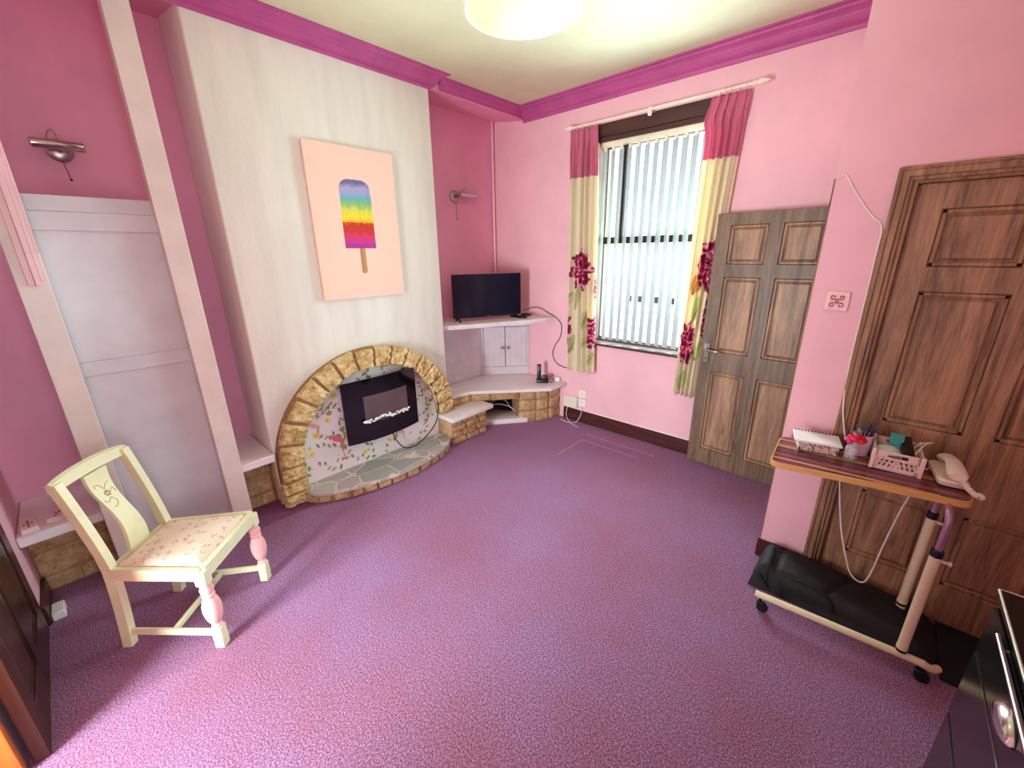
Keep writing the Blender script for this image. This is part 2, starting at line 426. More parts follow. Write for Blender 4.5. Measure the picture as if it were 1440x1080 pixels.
# window wall with opening
OX0, OX1, OZ0, OZ1 = -2.14, -1.10, .87, 2.76
ww = MB()
ww.box(XA, OX0, YW, YW+.3, 0, ZC); ww.box(OX1, XE, YW, YW+.3, 0, ZC); ww.box(OX0, OX1, YW, YW+.3, 0, OZ0); ww.box(OX0, OX1, YW, YW+.3, OZ1, ZC)
struct('wall_window', ww, M['pink'], 'pale pink wall holding the tall window', 'wall')
# wall with dark door and its end; wall above the open door
wr = MB()
wr.box(XP, -.04, YP, YP+.1, 0, ZC); wr.box(-.04, .86, YP, YP+.1, 2.02, ZC); wr.box(.86, XE, YP, YP+.1, 0, ZC)
wr.box(XP, XP+.12, YP+.1, YP+.14, 0, ZC); wr.box(XP, XP+.12, YP+.14, YW, 2.03, ZC)
wr.box(XP, XP+.12, 3.40, YW, 0, 2.03)
struct('wall_right', wr, M['pink'], 'pink wall around the dark closed door, ending in a corner by the open door', 'wall')
ws = MB(); ws.box(XE, XE+.12, .40, YW+.3, 0, ZC); ws.box(XE, XE+.12, YB-.12, -.38, 0, ZC); ws.box(XE, XE+.12, -.38, .40, 2.02, ZC)  # side wall; its opening is added to let the fill light in
kb = MB(); kb.box(1.9, 2.0, -1.0, 1.0, 0, 2.5); kb.box(XE+.12, 1.9, -1.0, -.9, 0, 2.5); kb.box(XE+.12, 1.9, .9, 1.0, 0, 2.5); kb.box(XE+.12, 2.0, -1.0, 1.0, 2.5, 2.6); kb.box(XE, 2.0, -1.0, 1.0, -.12, 0)
struct('wall_fill_room', kb, M['ceil'], 'pale walls of an unseen room added around the side fill light', 'wall')  # unseen enclosure added to hold the side fill light
struct('wall_side', ws, M['pink'], 'pink side wall beyond the black cabinet', 'wall')
wb = MB(); wb.box(XA, -2.77, YB-.12, YB, 0, ZC); wb.box(-2.77, -1.93, YB-.12, YB-.055, 0, ZC); wb.box(-1.13, XE, YB-.12, YB, 0, ZC); wb.box(-1.93, -1.13, YB-.12, YB, 2.02, ZC)
struct('wall_back', wb, M['pink'], 'pink wall at the far left behind the chair, with a doorway', 'wall')
dl = MB(); dl.box(-1.945, -1.915, YB-.125, YB-.052, 0, 2.02, bev=.003); dl.box(-1.145, -1.12, YB-.125, YB+.002, 0, 2.02, bev=.003)
struct('trim_6', dl, M['orwood'], 'orange varnished door lining at the bottom left corner', 'door frame')
hb = MB(); hb.box(-2.75, -2.65, -3.2, YB-.12, 0, 2.7); hb.box(.3, .4, -3.2, YB-.12, 0, 2.7); hb.box(-2.75, .4, -3.3, -3.2, 0, 2.7); hb.box(-2.75, .4, -3.3, YB-.12, 2.7, 2.8)
struct('wall_hall', hb, M['pink'], 'pink walls of the room beyond the doorway', 'wall')

# cornices : profile (out, down)
PROF = [(0, .118), (.012, .118), (.02, .106), (.02, .094), (.034, .088), (.05, .07), (.056, .058), (.062, .058), (.066, .046), (.085, .030), (.098, .026), (.104, .014), (.125, .010), (.125, 0), (0, 0)]
def cornice(name, plane, fixed, a, b, label, sgn, zs=1.0, zt=ZC, ps=1.0, mit=(0, 0)):
    b2 = bmesh.new(); R1, R2 = [], []
    for o, d in PROF:
        o *= ps; d *= zs
        if plane == 'x':
            R1.append(b2.verts.new((fixed+sgn*o, a-mit[0]*o, zt-d))); R2.append(b2.verts.new((fixed+sgn*o, b+mit[1]*o, zt-d)))
        else:
            R1.append(b2.verts.new((a-mit[0]*o, fixed+sgn*o, zt-d))); R2.append(b2.verts.new((b+mit[1]*o, fixed+sgn*o, zt-d)))
    n = len(R1); b2.faces.new(R1); b2.faces.new(R2[::-1])
    for i in range(n): b2.faces.new((R1[i], R1[(i+1) % n], R2[(i+1) % n], R2[i]))
    bmesh.ops.recalc_face_normals(b2, faces=b2.faces[:])
    m = MB(); m.add(b2)
    return struct(name, m, M['cornice'], label, 'cornice')
cornice('trim_1', 'x', XC, YC0, YC1, 'magenta moulded cornice along the top of the cream chimney breast', 1, .85, mit=(1, 1))
cornice('trim_2', 'x', XC, YC1+.1, YW, 'thinner magenta cornice over the television alcove', 1, .72, ps=.42)
cornice('trim_3', 'y', YW, XC, XP+.02, 'magenta moulded cornice above the window', -1)
# skirtings
sk = MB(); sk.box(-2.40, -.30, YW-.02, YW, 0, .115, bev=.004); sk.box(-2.40, -.30, YW-.012, YW, .1, .13, bev=.004)
struct('baseboard_window', sk, M['skirt'], 'dark brown skirting board below the window', 'skirting board')
struct('trim_7', B(-2.40, -.30, YW-.008, YW, .131, .139), M['white'], 'thin white paint line along the top of the skirting below the window', 'trim')
sk = MB(); sk.box(XP-.012, -.075, YP-.022, YP, 0, .085, bev=.004); sk.box(XP-.012, -.075, YP-.014, YP, .08, .108, bev=.004)
struct('baseboard_right', sk, M['skirt'], 'short chipped dark skirting board at the foot of the narrow pink wall', 'skirting board')
sk = MB(); sk.box(-3.06, -2.76, YB, YB+.02, 0, .11, bev=.004)
struct('baseboard_back', sk, M['skirt'], 'short dark skirting board in the bottom left corner', 'skirting board')

# ------------------------------------------------------------------ window, outside
win = thing('window_1', 'tall dark-framed sash window behind the vertical blind', 'window', (-1.62, 3.62, OZ0), kind='structure')
f = MB(); fy0, fy1 = 3.60, 3.66
f.box(OX0, OX0+.022, fy0, fy1, OZ0, OZ1, bev=.004); f.box(OX1-.022, OX1, fy0, fy1, OZ0, OZ1, bev=.004)
f.box(OX0, OX1, fy0, fy1, OZ0, OZ0+.04, bev=.004); f.box(OX0, OX1, fy0, fy1, OZ1-.16, OZ1, bev=.004); f.box(OX0, OX1, fy0-.01, fy1, 1.80, 1.86, bev=.004)
f.box(-1.955, -1.92, fy0, fy1, 1.86, 2.62, bev=.003)
f.build('frame', M['beam'], win)
B(OX0+.01, OX1-.01, 3.625, 3.631, OZ0+.03, OZ1-.1).build('pane', M['pane'], win)
lt = MB(); lt.box(OX0-.02, OX1+.02, YW-.012, YW+.10, 2.665, 2.765, bev=.006); lt.box(OX0, OX1, YW+.005, YW+.1, 2.63, 2.67, bev=.008)
lt.build('lintel_board', M['beam'], win)
B(OX0-.02, OX1+.02, YW-.03, YW+.02, OZ0-.012, OZ0+.014, bev=.006).build('sill_edge', M['beam'], win)
B(OX0, OX1, YW+.015, fy0, OZ0-.004, OZ0+.014, bev=.003).build('sill', M['white'], win)
lb = MB(); lb.box(OX0-.001, OX0+.012, YW+.01, YW+.302, OZ0, OZ1); lb.box(OX1-.012, OX1+.001, YW+.01, YW+.302, OZ0, OZ1)
lb.build('reveal_lining', M['headrail'], win)
struct('ground', B(-12, 10, YW+.3, 16, -.4, -.3), M['ground'], 'pale paved yard outside the window', 'ground')
ow = MB(); ow.box(-9, 6, 8.0, 8.3, -.3, 2.3)
struct('wall_outside', ow, M['outwall'], 'bright white wall across the yard, seen through the blind', 'wall')
for i, x in enumerate((-4.05, -3.78, -3.46, -3.16, -2.86)):
    tag(B(x, x+.11, 7.97, 8.02, .74, .86).build('air_vent', M['dark']), 'small dark opening in the white wall across the yard', 'vent', 'dark openings in the yard wall', 'structure')

# vertical blind
bl = thing('vertical_blind', 'white vertical blind of turned fabric slats hanging in the window', 'blind', (-1.62, 3.53, 2.6))
B(OX0+.02, OX1-.02, 3.505, 3.55, 2.59, 2.632, bev=.004).build('headrail', M['headrail'], bl)
nv = 13
for i in range(nv):
    x = OX0+.06+i*(OX1-OX0-.12)/(nv-1); a = math.radians(-38+random.uniform(-4, 4)); w = .0445
    def vf(u, v, x=x, a=a):
        k = (u-.5)*2; bow = .004*(1-k*k)
        return (x+math.cos(a)*w*k-math.sin(a)*bow, 3.528+math.sin(a)*w*k-math.cos(a)*bow, .915+(2.565-.915)*v)
    sl = MB().grid(vf, 6, 1).build('slat', M['vane'], bl)
    md = sl.modifiers.new('thick', 'SOLIDIFY'); md.thickness = .0012
    hk = MB(); hk.box(x-.012, x+.012, 3.522, 3.534, 2.555, 2.595, bev=.003)
    hk.build('hanger', M['headrail'], sl)
ch = MB(); ch.tube([(OX0+.05, 3.515, .918), (OX1-.05, 3.515, .918)], .002, 6)
ch.build('bottom_chain', M['white'], bl)

# ------------------------------------------------------------------ curtains and pole
def vnoise(a, b, c=0): return noise.noise(Vector((a, b, c)))
def peony(col, x, z, cx, cz, rx, rz_, seed, dark=(150, 30, 74), mid=(196, 66, 112), pale=(240, 190, 196)):
    dx, dz = (x-cx)/rx, (z-cz)/rz_; r = math.hypot(dx, dz)
    th = math.atan2(dz, dx); lim = .86+.10*math.sin(8*th+seed)+.07*math.sin(15*th+2*seed)
    if r < lim:
        t = math.sin(r*13+2.6*math.sin(3*th+seed)+1.6*math.sin(8*th+seed)+3*vnoise(x*24, z*18, seed))+.5*vnoise(x*80, z*60, seed)
        if t > .78: return pale
        if t > .0: return mid
        return dark
    return col
def leaf(col, x, z, cx, cz, L, wd, ang, c):
    dx, dz = x-cx, z-cz; u = dx*math.cos(ang)+dz*math.sin(ang); v = -dx*math.sin(ang)+dz*math.cos(ang)
    if abs(u) < L and abs(v) < wd*(1-(u/L)**2): return c if abs(v) > .12*wd else tuple(k*.8 for k in c)
    return col
CREAM, ROSE = (240, 226, 198), (214, 118, 146)
def curtain(name, label, x0t, x1t, x0b, x1b, zb, yc, amp, nf, flowers, leaves, seed, flare=0):
    def pos(u, v):
        z = zb+(2.748-zb)*v
        t = 1-v
        e0 = x0t+(x0b-x0t)*t**.8; e1 = x1t+(x1b-x1t)*t**.8
        if flare: e0 -= flare*math.exp(-((v-.94)/.035)**2)*.6
        x = e0+(e1-e0)*u
        ph = u*nf*2*PI+.5*math.sin(3*v+seed)
        A = amp*(.5+.5*min(1, (1-v)*6))
        if v > .955: A = amp*.45
        y = yc+(1-v)*.012+A*math.sin(ph)+.25*A*math.sin(2.3*ph+seed)
        if v > .93: x += .004*math.sin(ph*2+seed)
        return (x, y, z+.010*math.sin(ph)*(1 if v < .02 else 0))
    g = MB().grid(pos, 110, 330)
    def cf(p):
        x, z = p.x, p.z
        if z > 2.36: return tuple(k*(1+.04*vnoise(x*90, z*9, seed)) for k in ROSE)
        c = CREAM
        for a in leaves: c = leaf(c, x, z, *a)
        for i, fl in enumerate(flowers): c = peony(c, x, z, *fl, seed+i*1.7)
        return c
    o = g.build(name, M['curtain'], colfn=cf, sharp=180)
    md = o.modifiers.new('thick', 'SOLIDIFY'); md.thickness = .003
    return tag(o, label, 'curtain', 'curtains either side of the window')
OL, LG = (200, 192, 142), (214, 212, 156)
curtain('curtain', 'cream curtain with pink heading and red peonies, hanging left of the window beside the television', -2.368, -2.10, -2.362, -2.018, .575, 3.402, .034, 4.5,
        [(-2.20, 1.56, .13, .21), (-2.36, 1.0, .07, .19), (-2.06, .98, .07, .17), (-2.03, 1.42, .05, .13)],
        [(-2.33, 1.28, .09, .035, 1.2, LG), (-2.15, 1.10, .10, .05, 1.4, LG), (-2.28, .86, .12, .04, 1.3, OL), (-2.14, .88, .08, .04, 1.0, LG), (-2.07, .72, .10, .035, 1.2, LG), (-2.24, 1.30, .12, .02, 1.5, OL)], .6)
curtain('curtain', 'cream curtain with pink heading and faded peonies, right of the window behind the open door', -1.19, -.948, -1.235, -1.045, .55, 3.415, .027, 4.5,
        [(-1.05, 1.62, .11, .22), (-1.165, 1.00, .07, .20), (-1.03, 1.2, .05, .17)],
        [(-1.12, 1.30, .13, .03, 1.4, LG), (-1.17, .68, .10, .035, 1.4, LG), (-1.07, .95, .10, .035, 1.3, LG), (-1.12, 1.52, .14, .05, 1.2, (224, 176, 110))], 2.1, flare=.05)
po = thing('curtain_pole', 'thin cream curtain pole with pointed finials across the top of the window', 'curtain pole', (-1.6, 3.385, 2.76))
MB().tube([(-2.33, 3.385, 2.762), (-.93, 3.385, 2.765)], .011, 14).build('rod', M['pole'], po)
for sx, x in ((-1, -2.33), (1, -.93)):
    T = TR(x, 3.385, 2.764) @ RY(sx*PI/2)
    MB().lathe([(.002, -.004), (.017, 0), (.019, .014), (.014, .02), (.021, .034), (.022, .05), (.014, .078), (.004, .098)], (0, 0, 0), 16, T).build('finial', M['pole'], po)
br = MB(); br.tube([(-1.63, 3.385, 2.762), (-1.63, 3.47, 2.762)], .009, 10); br.lathe([(.024, -.012), (.024, 0)], (0, 0, 0), 14, TR(-1.63, YW-.001, 2.762) @ RX(PI/2)); br.box(-1.645, -1.615, 3.372, 3.398, 2.72, 2.78, bev=.006)
br.build('bracket', M['pole'], po)
for x in (-2.34, -2.285, -2.23, -2.165, -2.115, -1.13, -1.095, -1.055, -1.01, -.965):
    MB().tube([(x, 3.385+.019*math.cos(a), 2.760+.019*math.sin(a)) for a in [2*PI*k/14 for k in range(14)]], .0028, 6, True).build('ring', M['pole'], po)

# ------------------------------------------------------------------ doors
def panel_door(root, w, h, th, cols, rows, mw, mp=None, leaf_name='leaf'):
    """local frame: x 0..w across, face at y=0 looking to -y, z up"""
    xs = [0]+[k for c in cols for k in c]+[w]; zs = [0]+[k for r in rows for k in r]+[h]
    d = MB(); d.box(.002, w-.002, .016, th, 0, h)
    for i in range(0, len(xs), 2): d.box(xs[i], xs[i+1], 0, th, 0, h, bev=.0025)
    for i in range(0, len(zs), 2):
        for c in [(xs[j], xs[j+1]) for j in range(1, len(xs)-1, 2)]: d.box(c[0]-.004, c[1]+.004, 0.0006, th, zs[i], zs[i+1], bev=.0025)
    d.build(leaf_name, mw, root, local=True)
    for c in cols:
        for r in rows:
            x0, x1 = c; z0, z1 = r; m = MB()
            for (a, b, y) in ((.004, .018, .004), ):
                # moulded rim
                for q in ((x0, x0+.020, z0, z1), (x1-.020, x1, z0, z1), (x0, x1, z0, z0+.020), (x0, x1, z1-.020, z1)):
                    m.box(q[0], q[1], .005, .018, q[2], q[3], bev=.005)
            b2 = bmesh.new(); k1, k2 = .024, .034
            A = [b2.verts.new(p) for p in ((x0+k1, .016, z0+k1), (x1-k1, .016, z0+k1), (x1-k1, .016, z1-k1), (x0+k1, .016, z1-k1))]
            C = [b2.verts.new(p) for p in ((x0+k2, .006, z0+k2), (x1-k2, .006, z0+k2), (x1-k2, .006, z1-k2), (x0+k2, .006, z1-k2))]
            for i in range(4): b2.faces.new((A[i], A[(i+1) % 4], C[(i+1) % 4], C[i]))
            b2.faces.new(C); bmesh.ops.recalc_face_normals(b2, faces=b2.faces[:])
            if b2.faces[-1].normal.y > 0: bmesh.ops.reverse_faces(b2, faces=b2.faces[:])
            m.add(b2); m.build('panel', mp or mw, root, local=True)
dw = .77; ang = math.atan2(-.035, .77)
hx, hy = -.262, 3.334
d1 = thing('door_1', 'weathered brown six-panel door standing open in front of the window wall', 'door', (hx-math.cos(ang)*dw, hy-math.sin(ang)*dw, .006), ang, kind='structure')
panel_door(d1, dw, 1.975, .04, [(.098, .338), (.427, .665)], [(.142, .808), (.97, 1.535), (1.628, 1.893)], M['gwood'], M['gpanel'])
hd = MB(); hd.box(.030, .068, -.008, 0, .875, 1.03, bev=.003); hd.lathe([(.012, 0), (.010, .03)], (0, 0, 0), 14, TR(.05, -.006, .985) @ RX(PI/2))
hd.tube([(.05, -.04, .985), (.08, -.043, .983), (.13, -.042, .980), (.148, -.036, .978)], .008, 10, sm=4)
hd.build('lever_handle', M['chrome'], d1, local=True)
ks = MB(); ks.lathe([(.006, 0), (.004, .003)], (0, 0, 0), 10, TR(.049, -.008, .91) @ RX(PI/2)); ks.build('keyhole', M['dark'], d1, local=True)
d2 = thing('door_2', 'dark stained six-panel door, closed, behind the wheeled table', 'door', (.0, YP+.032, .006), 0, kind='structure')
panel_door(d2, .80, 1.975, .04, [(.092, .354), (.446, .708)], [(.20, .575), (.945, 1.547), (1.650, 1.875)], M['dwood'])
fr = MB()
for x0, x1, y0, y1 in ((-.071, -.030, YP-.026, YP+.02), (-.034, -.016, YP-.016, YP+.04), (-.020, 0.0, YP-.002, YP+.08), (-.066, -.054, YP-.032, YP)):
    fr.box(x0, x1, y0, y1, 0, 2.047+x0+.071 if 0 else 2.047-(x0+.071), bev=.005)
    fr.box(.80-x1, .80-x0, y0, y1, 0, 2.047-(x0+.071), bev=.005)
for z0, z1, y0, y1, k in ((2.006, 2.0465, YP-.0253, YP+.02, .0705), (1.992, 2.01, YP-.0153, YP+.04, .0335), (1.982, 1.996, YP-.0013, YP+.08, .0195), (2.030, 2.0415, YP-.0313, YP, .0655)):
    fr.box(-k, .80+k, y0, y1, z0, z1, bev=.005)
struct('trim_4', fr, M['dwood'], 'dark moulded architrave around the closed door', 'door frame')
jb = MB(); jb.box(XP-.006, XP+.12, YP+.10, YP+.145, 0, 2.035, bev=.003); jb.box(XP-.006, XP+.12, 3.375, 3.41, 0, 2.035, bev=.003); jb.box(XP-.006, XP+.12, YP+.10, 3.41, 2.0, 2.035, bev=.003)
jb.box(XP-.004, XP+.001, YP-.002, YP+.1, .1, 2.03)
struct('trim_5', jb, M['dwood'], 'dark door lining at the corner beside the open door', 'door frame')
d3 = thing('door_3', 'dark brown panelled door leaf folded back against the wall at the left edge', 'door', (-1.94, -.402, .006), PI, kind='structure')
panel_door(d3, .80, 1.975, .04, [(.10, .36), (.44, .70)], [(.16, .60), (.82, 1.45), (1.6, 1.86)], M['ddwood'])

# ------------------------------------------------------------------ light fittings
pl = thing('pendant_lamp', 'cream drum pendant lampshade hanging from the ceiling', 'ceiling lamp', (-1.234, 1.435, ZC))
lc = (-1.234, 1.435, 0); LR, LZ0, LZ1 = .2175, 2.60, 2.86
MB().lathe([(LR, LZ0), (LR+.002, LZ0+.004), (LR+.002, LZ1)], lc, 64, cap=False).build('lamp_shade', M['shadeo'], pl)
MB().lathe([(LR-.002, LZ0+.002), (LR-.002, LZ1)], lc, 64, cap=False).build('shade_lining', M['shadei'], pl)
rg = MB(); rg.tube([(lc[0]+LR*math.cos(a), lc[1]+LR*math.sin(a), LZ0) for a in [2*PI*k/64 for k in range(64)]], .004, 8, True)
for k in range(3): rg.tube([(lc[0], lc[1], 2.80), (lc[0]+LR*math.cos(k*2*PI/3), lc[1]+LR*math.sin(k*2*PI/3), 2.80)], .002, 6)
rg.build('shade_ring', M['rib'], pl)
MB().ball((lc[0], lc[1], 2.735), .035).build('bulb', M['bulb'], pl)
cd = MB(); cd.tube([(lc[0], lc[1], 2.765), (lc[0], lc[1], ZC)], .004, 8); cd.lathe([(.05, -.025), (.05, -.004), (.045, 0)], (lc[0], lc[1], ZC), 24); cd.lathe([(.018, 0), (.018, .06)], (lc[0], lc[1], 2.76), 16)
cd.build('cord_and_rose', M['white'], pl)

def wall_lamp(loc, label, L, off, cord, hook):
    t = thing('wall_lamp', label, 'wall lamp', loc, 0, 'chrome tube wall lights')
    MB().lathe([(.055, 0), (.055, .008), (.04, .018), (.012, .02)], (0, 0, 0), 24, RY(PI/2)).build('back_plate', M['nickel'], t, local=True)
    a = MB(); a.tube([(.015, 0, 0), (.05, 0, -.008), (.075, 0, .004)], .008, 10, sm=4); a.build('arm', M['nickel'], t, local=True)
    s_ = MB(); s_.lathe([(.020, 0), (.024, .004), (.024, L-.004), (.021, L)], (0, 0, 0), 20, TR(.085, off, .014) @ RX(-PI/2)); s_.build('lamp_tube', M['chrome'], t, local=True)
    h = MB(); h.tube([(.06, hook-.02, .02), (.07, hook-.012, .06), (.075, hook+.005, .085), (.075, hook+.02, .07), (.08, hook+.022, .035)], .003, 8, sm=4); h.build('swivel_hook', M['nickel'], t, local=True)
    p = MB(); p.tube([(.02, .0, -.05), (.022, .006, -.05-cord*.5), (.02, .012, -.05-cord)], .0018, 6, sm=3); p.ball((.02, .012, -.05-cord), .006); p.build('pull_cord', M['wire'], t, local=True)
    return t
wall_lamp((XA+.001, .195, 2.275), 'chrome tube wall light on the pink wall above the grey boarding', .195, -.10, .09, -.02)
wall_lamp((XA+.001, 2.90, 2.270), 'chrome tube wall light in the alcove above the television', .225, .0, .16, .075)

# pipe in the corner
pp = MB(); pp.tube([(XA+.028, 3.432, .42), (XA+.028, 3.432, 3.03)], .011, 12)
tag(pp.build('heating_pipe', M['rib']), 'thin pink painted pipe running up the alcove corner behind the television', 'pipe')

# ------------------------------------------------------------------ canvas picture
cv = thing('canvas_picture', 'peach canvas print of a rainbow ice lolly on the chimney breast', 'picture', (XC, 1.598, 1.93))
cy0, cy1, cz0, cz1, cx = 1.270, 1.920, 1.427, 2.437, XC+.036
def popcol(p):
    y, z = p.y, p.z; bg = (252, 219, 200); c = bg
    a = (z-1.779)/(2.235-1.779); yc = 1.592+.002*a
    if 0 <= a <= 1:
        hw = .122-.007*a
        if a > .80: hw *= math.sqrt(max(0, 1-((a-.80)/.2)**3.2))**.7
        if abs(y-yc) < hw:
            n = .035*vnoise(y*26, z*9)+.02*vnoise(y*70, z*30, 3)
            t = a+n*1.2
            jag = .385+.035*vnoise(y*40, 1.0)+.02*vnoise(y*110, 2.0)
            st = [(.0, (178, 60, 150)), (.10, (206, 66, 166)), (.17, (226, 70, 120)), (.24, (214, 66, 70)), (.33, (204, 70, 46)), (.385, (226, 96, 40))]
            up = [(.36, (252, 190, 60)), (.46, (252, 228, 70)), (.56, (226, 228, 96)), (.64, (150, 204, 130)), (.72, (120, 190, 190)), (.80, (160, 176, 220)), (.88, (186, 172, 214)), (.95, (122, 118, 168)), (1.1, (92, 92, 140))]
            L = st if a < jag else up
            c = L[-1][1]
            for (p0, c0), (p1, c1) in zip(L, L[1:]):
                if t <= p1:
                    k = max(0, min(1, (t-p0)/(p1-p0))); c = tuple(u+(w-u)*k for u, w in zip(c0, c1)); break
            if .045 < abs(y-yc-.055)+.01 < .052 and a > .4: c = tuple(u*.94 for u in c)
    elif 1.60 <= z < 1.779:
        hw = .0235 if z > 1.625 else .0235*math.sqrt(max(0, 1-((1.625-z)/.025)**2))
        if abs(y-1.60) < hw: c = (202, 152, 112) if abs(y-1.594) > .004 else (186, 134, 98)
    return c
MB().grid(lambda u, v: (cx, cy0+(cy1-cy0)*u, cz0+(cz1-cz0)*v), 130, 200).build('printed_face', M['canvas'], cv, colfn=popcol)
B(XC+.001, cx-.001, cy0, cy1, cz0, cz1, bev=.003).build('stretcher', M['canvside'], cv)

# ------------------------------------------------------------------ fireplace
fp = thing('fireplace', 'golden stone arch fireplace with floral back panel and slabbed hearth', 'fireplace', (XC, 1.55, 0))
AY, AZ, Ao, Bo, Ai, Bi = 1.55, .30, .785, .750, .612, .592
def arch_pt(t, a, b):                     # t in 0..1 : left leg, curve, right leg
    L1 = .17
    if t < L1: return (AY-a, AZ*(t/L1))
    if t > 1-L1*.0001 and False: pass
    k = (t-L1)/(1-L1); th = PI*(1-k)
    return (AY+a*math.cos(th), AZ+b*math.sin(th))
bnds = [0, .055, .112, .17]
n_c = 15; wts = [1.12-.30*i/(n_c-1) for i in range(n_c)]; tot = sum(wts); acc = .17
for wv in wts: acc += wv/tot*.83; bnds.append(acc)
bnds[-1] = 1.0
body = MB(); b2 = bmesh.new(); N = 90; ring = []
for i in range(N+1):
    t = i/N; yo, zo = arch_pt(t, Ao-.004, Bo-.004); yi, zi = arch_pt(t, Ai+.004, Bi+.004)
    ring.append([b2.verts.new((x, y, z)) for x, y, z in ((XC+.001, yo, zo), (XC+.072, yo, zo), (XC+.072, yi, zi), (XC+.001, yi, zi))])
for A_, C_ in zip(ring, ring[1:]):
    for k in range(4): b2.faces.new((A_[k], A_[(k+1) % 4], C_[(k+1) % 4], C_[k]))
b2.faces.new(ring[0]); b2.faces.new(ring[-1][::-1]); bmesh.ops.recalc_face_normals(b2, faces=b2.faces[:]); body.add(b2)
body.build('mortar_bed', M['mortar'], fp)
st = MB()
for i, (t0, t1) in enumerate(zip(bnds, bnds[1:])):
    g = .0022; t0 += g; t1 -= g
    ao, ai = Ao+random.uniform(-.006, .012), Ai+random.uniform(-.012, .004)
    bo, bi = Bo+random.uniform(-.004, .012), Bi+random.uniform(-.012, .004)
    q = [arch_pt(t0, ao, bo), arch_pt(t1, ao, bo), arch_pt(t1, ai, bi), arch_pt(t0, ai, bi)]
    st.rock([(XC+.055, y, z) for y, z in q], (1, 0, 0), .042, .021, i+1, 16, 16, .10, 40)
st.build('arch_stones', M['stone'], fp, sharp=60)
# floral panel
rnd = random.Random(3)
VL = []                                   # vines -> leaves, flowers
for k in range(44):
    y, z = rnd.uniform(.95, 2.15), rnd.uniform(.05, .72); th = rnd.uniform(.4, 2.7)
    for s_ in range(13):
        y += math.cos(th)*.022; z += math.sin(th)*.022; th += rnd.uniform(-.35, .35)
        VL.append(('v', y, z, .003, 0, (168, 160, 110)))
        if s_ % 2 == 0:
            la = th+rnd.choice((-1, 1))*rnd.uniform(.6, 1.2)
            VL.append(('l', y+math.cos(la)*.022, z+math.sin(la)*.022, rnd.uniform(.016, .027), la, rnd.choice(((146, 152, 76), (168, 160, 96), (120, 126, 76), (156, 130, 110)))))
for k in range(26):
    VL.append(('f', rnd.uniform(.98, 2.12), rnd.uniform(.12, .8), rnd.uniform(.022, .036), rnd.uniform(0, 6), rnd.choice(((240, 222, 130), (244, 214, 110), (240, 200, 204), (246, 230, 224)))))
PY0, PY1, PZ0, PZ1 = AY-.65, AY+.65, .03, .93
nu, nvv = 230, 165
img = np.zeros((nu+1, nvv+1, 3))
gy = np.linspace(PY0, PY1, nu+1)[:, None]; gz = np.linspace(PZ0, PZ1, nvv+1)[None, :]
img[:] = (238, 232, 234)
img += (np.sin(gy*9+gz*4)*np.cos(gz*7-gy*3))[..., None]*np.array([4, -6, -2])
def stamp(mask, c): img[mask] = c
for kd, y, z, r, a_, c in VL:
    dy, dz = gy-y, gz-z; u = dy*math.cos(a_)+dz*math.sin(a_); v = -dy*math.sin(a_)+dz*math.cos(a_)
    if kd == 'v': stamp(dy**2+dz**2 < .0042**2, c)
    elif kd == 'l': stamp((np.abs(u) < r) & (np.abs(v) < .42*r*(1-(u/r)**2)), c)
    else:
        th = np.arctan2(dz, dy); rr = np.hypot(dy, dz); stamp(rr < r*(.8+.2*np.cos(5*th+a_)), c); stamp(rr < r*.25, tuple(k*.8 for k in c))
# pink bird with a long tail, and another faint one
for (by, bz, s_, c) in ((1.215, .37, 1.0, (226, 120, 128)), (1.06, .53, .7, (236, 170, 170)), (1.78, .24, .6, (236, 180, 176))):
    dy, dz = (gy-by)/s_, (gz-bz)/s_
    u = dy*math.cos(-.6)+dz*math.sin(-.6); v = -dy*math.sin(-.6)+dz*math.cos(-.6)
    stamp((u/.055)**2+(v/.024)**2 < 1, c); stamp(((dy+.045)**2+(dz-.028)**2) < .018**2, c)
    tl = (dz < -.01) & (dz > -.20) & (np.abs(dy-.055-.02*np.sin(dz*14)) < .012*(1+dz/.21)); stamp(tl, c)
MB().grid(lambda u, v: (XC+.004, PY0+(PY1-PY0)*u, PZ0+(PZ1-PZ0)*v), nu, nvv).build('dummy', M['wallpaper'])
dm = bpy.data.objects['dummy']; bpy.data.objects.remove(dm)
pm = MB(); keep = {}
def inside(y, z):
    d_ = abs(y-AY)
    if d_ > Ai+.03: return False
    return z < AZ+(Bi+.03)*math.sqrt(max(0, 1-(d_/(Ai+.03))**2)) or z < AZ
V_ = {}
for i in range(nu+1):
    for j in range(nvv+1):
        y, z = gy[i, 0], gz[0, j]
        if inside(y, z): V_[(i, j)] = pm.bm.verts.new((XC+.006, y, z))
cc = [img[k[0], k[1]] for k in V_]
for (i, j) in list(V_):
    if (i+1, j) in V_ and (i, j+1) in V_ and (i+1, j+1) in V_: pm.bm.faces.new((V_[(i, j)], V_[(i+1, j)], V_[(i+1, j+1)], V_[(i, j+1)]))
it = iter(cc)
pm.build('floral_panel', M['wallpaper'], fp, colfn=lambda p: tuple(float(max(0, min(255, k))) for k in next(it)))
